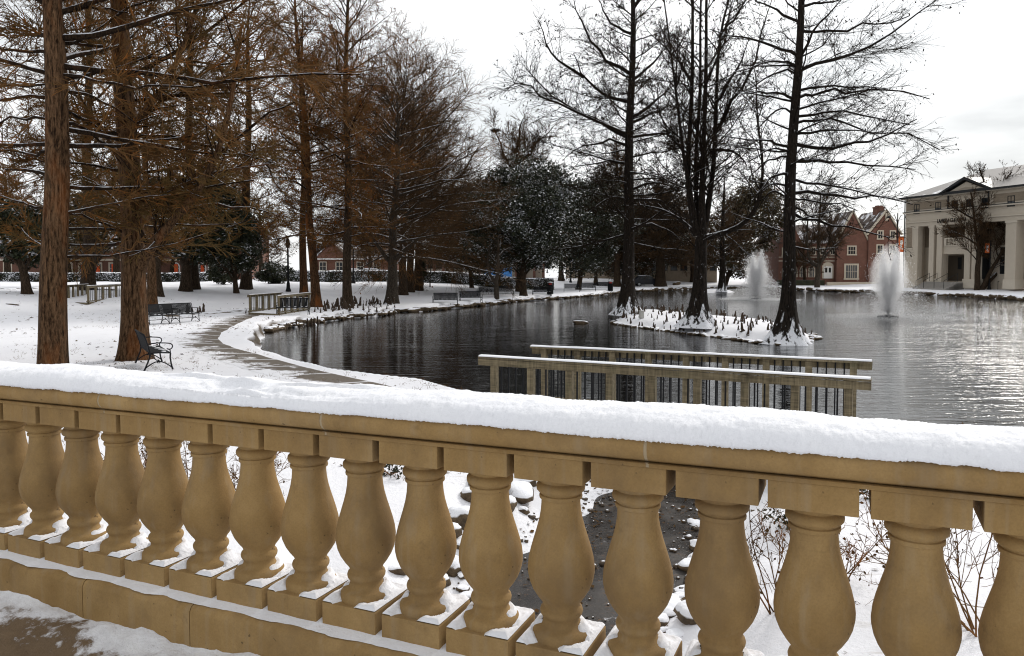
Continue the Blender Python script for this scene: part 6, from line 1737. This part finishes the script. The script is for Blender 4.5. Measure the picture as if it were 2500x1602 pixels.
# --- long low building behind the benches
YP = 138.0; qx = lambda px: px_m(px - 1150, YP); x_p = (1150 - 1250) / F * YP; zp_ = gz(x_p, YP); qz = lambda py: at_depth(1150, py, YP)[2] - zp_
ph = empty('low_building', (x_p, YP, zp_), (0, 0, 0), 'long low building with brick piers and a snowy flat roof behind the olive magnolia', 'building')
MB().box(qx(1025), qx(1330), 0, 9, -.5, qz(622)).build('wall', 'cream', ph)
MB().box(qx(1018), qx(1336), -1.6, 9.4, qz(622), qz(613)).build('roof', 'dark_trim', ph)
MB().box(qx(1018), qx(1336), -1.6, 9.4, qz(613), qz(610.5)).build('roof_snow', 'snow_far', ph)
for px in range(1040, 1330, 22):
    MB().box(qx(px - 3), qx(px + 3), -1.3, -.5, -.5, qz(622)).build('pier', 'brick_orange', ph)
    window(ph, qx(px + 11), qz(655), 1.0, 1.7, 0, frame='dark_trim', pane='glass_dark', fw=.08)
o = MB().box(qx(1185), qx(1250), -8, -7.8, .3, 1.9).build('blue_banner', 'blue_paint'); o.location = ph.location; tag(o, 'blue panel fence seen between the benches and low building', 'panel')
# --- cream building and low wall behind the straight island cypress
YC2 = 140.0; x_c = (1640 - 1250) / F * YC2; zc2 = gz(x_c, YC2); kx = lambda px: px_m(px - 1640, YC2); kz = lambda py: at_depth(1640, py, YC2)[2] - zc2
kh = empty('tan_building', (x_c, YC2, zc2), (0, 0, 0), 'plain tan building behind the far bank between the island cypresses', 'building')
MB().box(kx(1390), kx(1750), 0, 10, -.5, kz(600)).build('wall', 'brick_tan', kh)
MB().box(kx(1385), kx(1755), -.4, 10.4, kz(600), kz(594)).build('roof', 'roof_metal', kh)
for px in range(1405, 1745, 24): window(kh, kx(px), kz(660), 1.1, 1.7, 0, frame='dark_trim', pane='glass_dark', fw=.08); window(kh, kx(px), kz(630), 1.1, 1.3, 0, frame='dark_trim', pane='glass_dark', fw=.08)
g = G(1640, 689); o = MB().box(-3.6, 3.6, -.15, .15, -.3, .62).build('brick_wall', 'brick'); o.location = (g[0], g[1] + 4, g[2]); tag(o, 'low red brick wall on the far lawn between island cypresses', 'wall')
g = G(1651, 696); put_rock('lawn_boulder', g[0], g[1], g[2] + .25, .65, .45, .42, .2, 'dark snow-topped boulder on the far lawn before the low brick wall')

# ------------------------------------------------------------------ lamps and banners
def lamp(label, px, by, ytop, banner=None, double=False, globe=False):
    g = G(px, by); Y = g[1]; h = at_depth(px, ytop, Y)[2] - g[2]
    t = empty('street_lamp', g, (0, 0, 0), label, 'street lamp')
    MB().lathe([(.24, -.1), (.24, .12), (.17, .3), (.14, .75), (.085, .9), (.075, h - .2), (.065, h)], 14).build('post', 'black_metal', t, smooth=True, angle=40)
    if double:
        m = MB()
        for s in (-1, 1):
            m.tube([(s * .04, 0, h - 2.2), (s * .12, 0, h - 1.2), (s * .45, 0, h - .45), (s * .95, 0, h - .25), (s * 1.3, 0, h - .45)], .05, 7)
        m.build('arm', 'black_metal', t, smooth=True)
        for s in (-1, 1): MB().lathe([(.06, h - .42), (.22, h - .55), (.30, h - .75), (.1, h - .8)], 12, s * 1.35).build('lamp_head', 'dark_trim', t, smooth=True)
    else:
        MB().lathe([(.10, h), (.17, h + .12), (.21, h + .38), (.17, h + .62), (.06, h + .72)], 14).build('lantern', 'lamp_glass' if globe else 'dark_trim', t, smooth=True)
        MB().lathe([(.19, h + .64), (.14, h + .76), (.03, h + .92), (.015, h + 1.05)], 14).build('finial', 'black_metal', t, smooth=True)
    if banner:
        x0, x1, y0, y1 = banner; z0, z1 = at_depth(px, y1, Y)[2] - g[2], at_depth(px, y0, Y)[2] - g[2]; a, b_ = px_m(x0 - px, Y), px_m(x1 - px, Y)
        bn_ = MB().box(a, b_, -.02, .02, z0, z1).build('banner', 'orange_cloth', t)
        c_, w = (a + b_) / 2, (b_ - a); hh = z1 - z0
        e = MB(); n = 18
        for (cx_, cz_, rx_, rz_) in [(c_, z0 + hh * .62, w * .30, hh * .17), (c_ - w * .1, z0 + hh * .36, w * .22, hh * .10), (c_ + w * .15, z0 + hh * .2, w * .15, hh * .06)]:
            e.prism([(cx_ + rx_ * math.cos(2 * math.pi * k / n), cz_ + rz_ * math.sin(2 * math.pi * k / n)) for k in range(n)], 'y', -.032, -.021)
        e.build('emblem', 'white_cloth', bn_)
        MB().box(min(a, 0), max(b_, 0), -.025, .025, z1, z1 + .05).box(min(a, 0), max(b_, 0), -.025, .025, z0 - .05, z0).build('bracket', 'black_metal', bn_)
    return t
lamp('dark double-armed street lamp with a pale-patterned orange banner by the brick house', 2188, 696, 520, (2192, 2205, 578, 615), True)
lamp('dark lamp post with an orange banner behind the crape myrtle', 2415, 707, 540, (2402, 2413, 593, 618))
lamp('dark lamp post beside the russet cypress pair', 704, 712, 606)
lamp('lamp post with a white globe left of the pale cluster trunk', 863, 692, 606, globe=True)
lamp('slim dark lamp post at the right of the benches before the hedge', 1393, 690, 610)

# ------------------------------------------------------------------ cars, box, table
def car(label, px, by, Y, paint, snowy=False, yaw=0.0):
    X = (px - 1250) / F * Y; t = empty('parked_car', (X, Y, gz(X, Y)), (0, 0, yaw), label, 'car')
    MB().prism([(-2.25, .35), (2.25, .35), (2.3, .75), (2.1, .98), (1.15, 1.05), (.55, 1.55), (-1.5, 1.6), (-2.15, 1.1), (-2.3, .8)], 'y', -.85, .85).build('body', paint, t, smooth=True, angle=30, bevel=.08)
    MB().prism([(-1.45, 1.08), (.95, 1.08), (.48, 1.46), (-1.35, 1.5)], 'y', -.862, .862).build('window', 'glass_dark', t)
    for x in (-1.4, 1.4):
        for y in (-.8, .8):
            w = MB().tube([(x, y - .1, .34), (x, y + .1, .34)], .34, 16).build('wheel', 'rubber', t, smooth=True, angle=40)
            MB().tube([(x, y - .115 if y < 0 else y + .09, .34), (x, y - .09 if y < 0 else y + .115, .34)], .2, 12).build('rim', 'car_silver', w)
    if snowy: MB().prism([(.5, 1.58), (-1.45, 1.63), (-1.4, 1.73), (-.5, 1.76), (.3, 1.68)], 'y', -.75, .75).build('snow_cover', 'snow_far', t, bevel=.04)
    for s in (-1, 1): MB().box(s * 2.22, s * 2.22 + s * .08, -.7, -.4, .75, .9).box(s * 2.22, s * 2.22 + s * .08, .4, .7, .75, .9).build('headlight' if s > 0 else 'tail_light', 'lamp_glass' if s > 0 else 'red_panel', t)
    return t
car('silver car parked beyond the hedge between slim cypress and pale cluster trunk', 914, 660, 110, 'car_silver', True)
car('white snow-covered car parked beyond the hedge left of the silver one', 868, 660, 112, 'white_paint', True)
car('dark parked car with snow on its roof behind the far bank', 1580, 688, 120, 'car_dark', True)
g = G(1567, 778); 
g = at_depth(1566, 769, 42); o = empty('utility_box', (g[0], g[1], gz(g[0], g[1])), (0, 0, .2), 'small pale utility box on the island beside the straight cypress', 'box')
MB().box(-.12, .12, -.1, .1, 0, .40).build('cabinet', 'box_grey', o, bevel=.01); MB().box(-.14, .14, -.12, .12, .40, .43).build('lid', 'box_grey', o); MB().box(-.10, .10, -.115, -.1, .05, .36).build('door', 'box_grey', o)
g = G(1888, 701); o = empty('picnic_table', g, (0, 0, .1), 'small dark picnic table on the far bank left of the leaning cypress', 'table')
MB().box(-.9, .9, -.38, .38, .72, .77).build('tabletop', 'dark_trim', o); MB().box(-.9, .9, -.36, .36, .771, .80).build('snow_cover', 'snow_far', o)
for s in (-1, 1): MB().box(-.9, .9, s * .75 - .13, s * .75 + .13, .43, .47).build('bench_seat', 'dark_trim', o); MB().bar((s * .65, -.7, 0), (s * .65, .25, .72), .08, .08).bar((s * .65, .7, 0), (s * .65, -.25, .72), .08, .08).build('leg', 'dark_trim', o)

# ------------------------------------------------------------------ fountains
def m_mist():
    t = NT('mist'); t.t.nodes.remove(t.b)
    pv = t.n('ShaderNodeVolumePrincipled'); pv.inputs['Color'].default_value = (1, 1, 1, 1); pv.inputs['Anisotropy'].default_value = .45
    v = t.coord('Object', (1, 1, .35)); x = t.sep(t.coord('Object'))
    rr = t.math('SQRT', t.math('ADD', t.math('MULTIPLY', x[0], x[0]), t.math('MULTIPLY', x[1], x[1])))
    fall = t.math('SUBTRACT', 1.0, t.math('MULTIPLY', rr, .80), True)
    zf = t.ramp(t.math('MULTIPLY', x[2], .2), [(.04, 1.0), (.55, .75), (.95, .12)])
    nn = t.ramp(t.noise(v, 3.2, 4, .6), [(.35, .25), (.65, 1.0)])
    t.l(t.math('MULTIPLY', t.math('MULTIPLY', t.math('MULTIPLY', fall, zf), nn), 4.2), pv.inputs['Density'])
    t.l(pv.outputs[0], t.o.inputs['Volume']); return t.done('mist')
m_mist()
def fountain(label, px, py, ytop, seed, spread=.066):
    r = np.random.RandomState(seed); b = on_z(px, py, WZ); Y = b[1]; H = at_depth(px, ytop, Y)[2] - WZ; g_ = 9.81
    t = empty('fountain', b, (0, 0, 0), label, 'fountain')
    MB().lathe([(.62, -.1), (.66, .03), (.60, .09), (.28, .11), (.24, .16)], 28).build('float', 'dark_trim', t, smooth=True, angle=40)
    v0 = math.sqrt(2 * g_ * (H - .15))
    N = 30000
    jets = 26; j = r.randint(jets, size=N); az = j * 2 * math.pi / jets + .04 * r.randn(N)
    core = r.rand(N) < .5
    hf = np.where(core, 1 - .72 * r.rand(N) ** .7, .88 - .70 * r.rand(N) ** .8)
    az = np.where(core, np.where(r.rand(N) < .6, 0.0, math.pi) + .35 * r.randn(N) - .3, az)
    hf = np.where(core & (np.cos(az) < 0), hf * .95, hf)
    th = np.where(core, spread * .72 * (1 + .16 * r.randn(N)), spread * 1.5 * (1 + .22 * r.randn(N))) + .03 * (1 - hf); v = v0 * np.sqrt(hf); T = 2 * v * np.cos(th) / g_; tt = T * r.rand(N) * .97
    low = (r.rand(N) < .18) & ~core; hf = np.where(low, .06 + .16 * r.rand(N), hf); th = np.where(low, .34 + .07 * r.randn(N), th); v = v0 * np.sqrt(hf); T = 2 * v * np.cos(th) / g_; tt = T * r.rand(N) * .97
    tt = np.where(core, np.minimum(tt, T * .72 * r.rand(N) ** .5), tt)
    w = .012 + .11 * (tt / T) ** 1.2
    x = v * np.sin(th) * tt * np.cos(az) + w * r.randn(N) + .05 * tt * tt; y = v * np.sin(th) * tt * np.sin(az) + w * r.randn(N); z = .15 + v * np.cos(th) * tt - .5 * g_ * tt ** 2 + w * .9 * r.randn(N)
    vz = v * np.cos(th) - g_ * tt
    keep = z > .02; C = np.stack([x, y, z], 1)[keep]; d = np.stack([v * np.sin(th) * np.cos(az), v * np.sin(th) * np.sin(az), vz], 1)[keep]; tk = (tt / T)[keep]
    # mist drifting beside the plume
    M = 26000; zz = H * .60 * r.rand(M) ** 1.3; rad = (.3 + 2.6 * (1 - zz / H / .60)) * r.rand(M) ** .7; a = r.rand(M) * 6.28
    C2 = np.stack([rad * np.cos(a) * 1.25 + .35, rad * np.sin(a), zz], 1); d2 = np.stack([.3 * r.randn(M), .3 * r.randn(M), -np.ones(M)], 1)
    M2 = 9000; rr_ = 4.2 * r.rand(M2) ** .8; a = r.rand(M2) * 6.28; C3 = np.stack([rr_ * np.cos(a) + .3, rr_ * np.sin(a), .01 + .10 * r.rand(M2) ** 3], 1)
    C2 = np.concatenate([C2, C3]); d2 = np.concatenate([d2, np.stack([r.randn(M2), r.randn(M2), .1 * r.randn(M2)], 1)]); M += M2
    C = np.concatenate([C, C2]); d = unit(np.concatenate([d, d2])); sz = np.concatenate([.007 + .011 * r.rand(keep.sum()) ** 2, .005 + .006 * r.rand(M)]) * Y / 48
    ln = np.concatenate([np.where(tk < .25, 5.0, 2.2), np.full(M, 1.5)])
    p1 = unit(np.cross(d, r.randn(len(d), 3))); p2 = np.cross(d, p1); s_ = sz[:, None]
    V = np.stack([C - d * s_ * ln[:, None], C + p1 * s_, C + p2 * s_, C - p1 * s_ * .5 - p2 * s_ * .7, C + d * s_ * ln[:, None]], 1).reshape(-1, 3)
    k = np.arange(len(C))[:, None] * 5
    tri = np.concatenate([k + np.array([q]) for q in ((0, 1, 2), (0, 2, 3), (0, 3, 1), (4, 2, 1), (4, 3, 2), (4, 1, 3))])
    o = link_mesh('spray', np_mesh('spray', V, tri, smooth=False), 'spray', t); o['kind'] = 'stuff'
    pr_ = [(.05, .12), (.22, .5), (.50, 1.0), (.85, 1.6), (1.15, 2.2), (1.25, 2.8), (1.08, 3.5), (.75, 4.1), (.38, 4.6), (.15, H - .1), (.04, H)]
    MB().lathe([(a_, min(z_, H)) for a_, z_ in pr_], 28).build('mist', 'mist', t, smooth=True)
    return t
fountain('nearer right fountain throwing a tall white plume from a dark float', 2168, 774, 590, 1)
fountain('farther left fountain throwing a white plume between two island cypresses', 1846, 731, 607, 2)
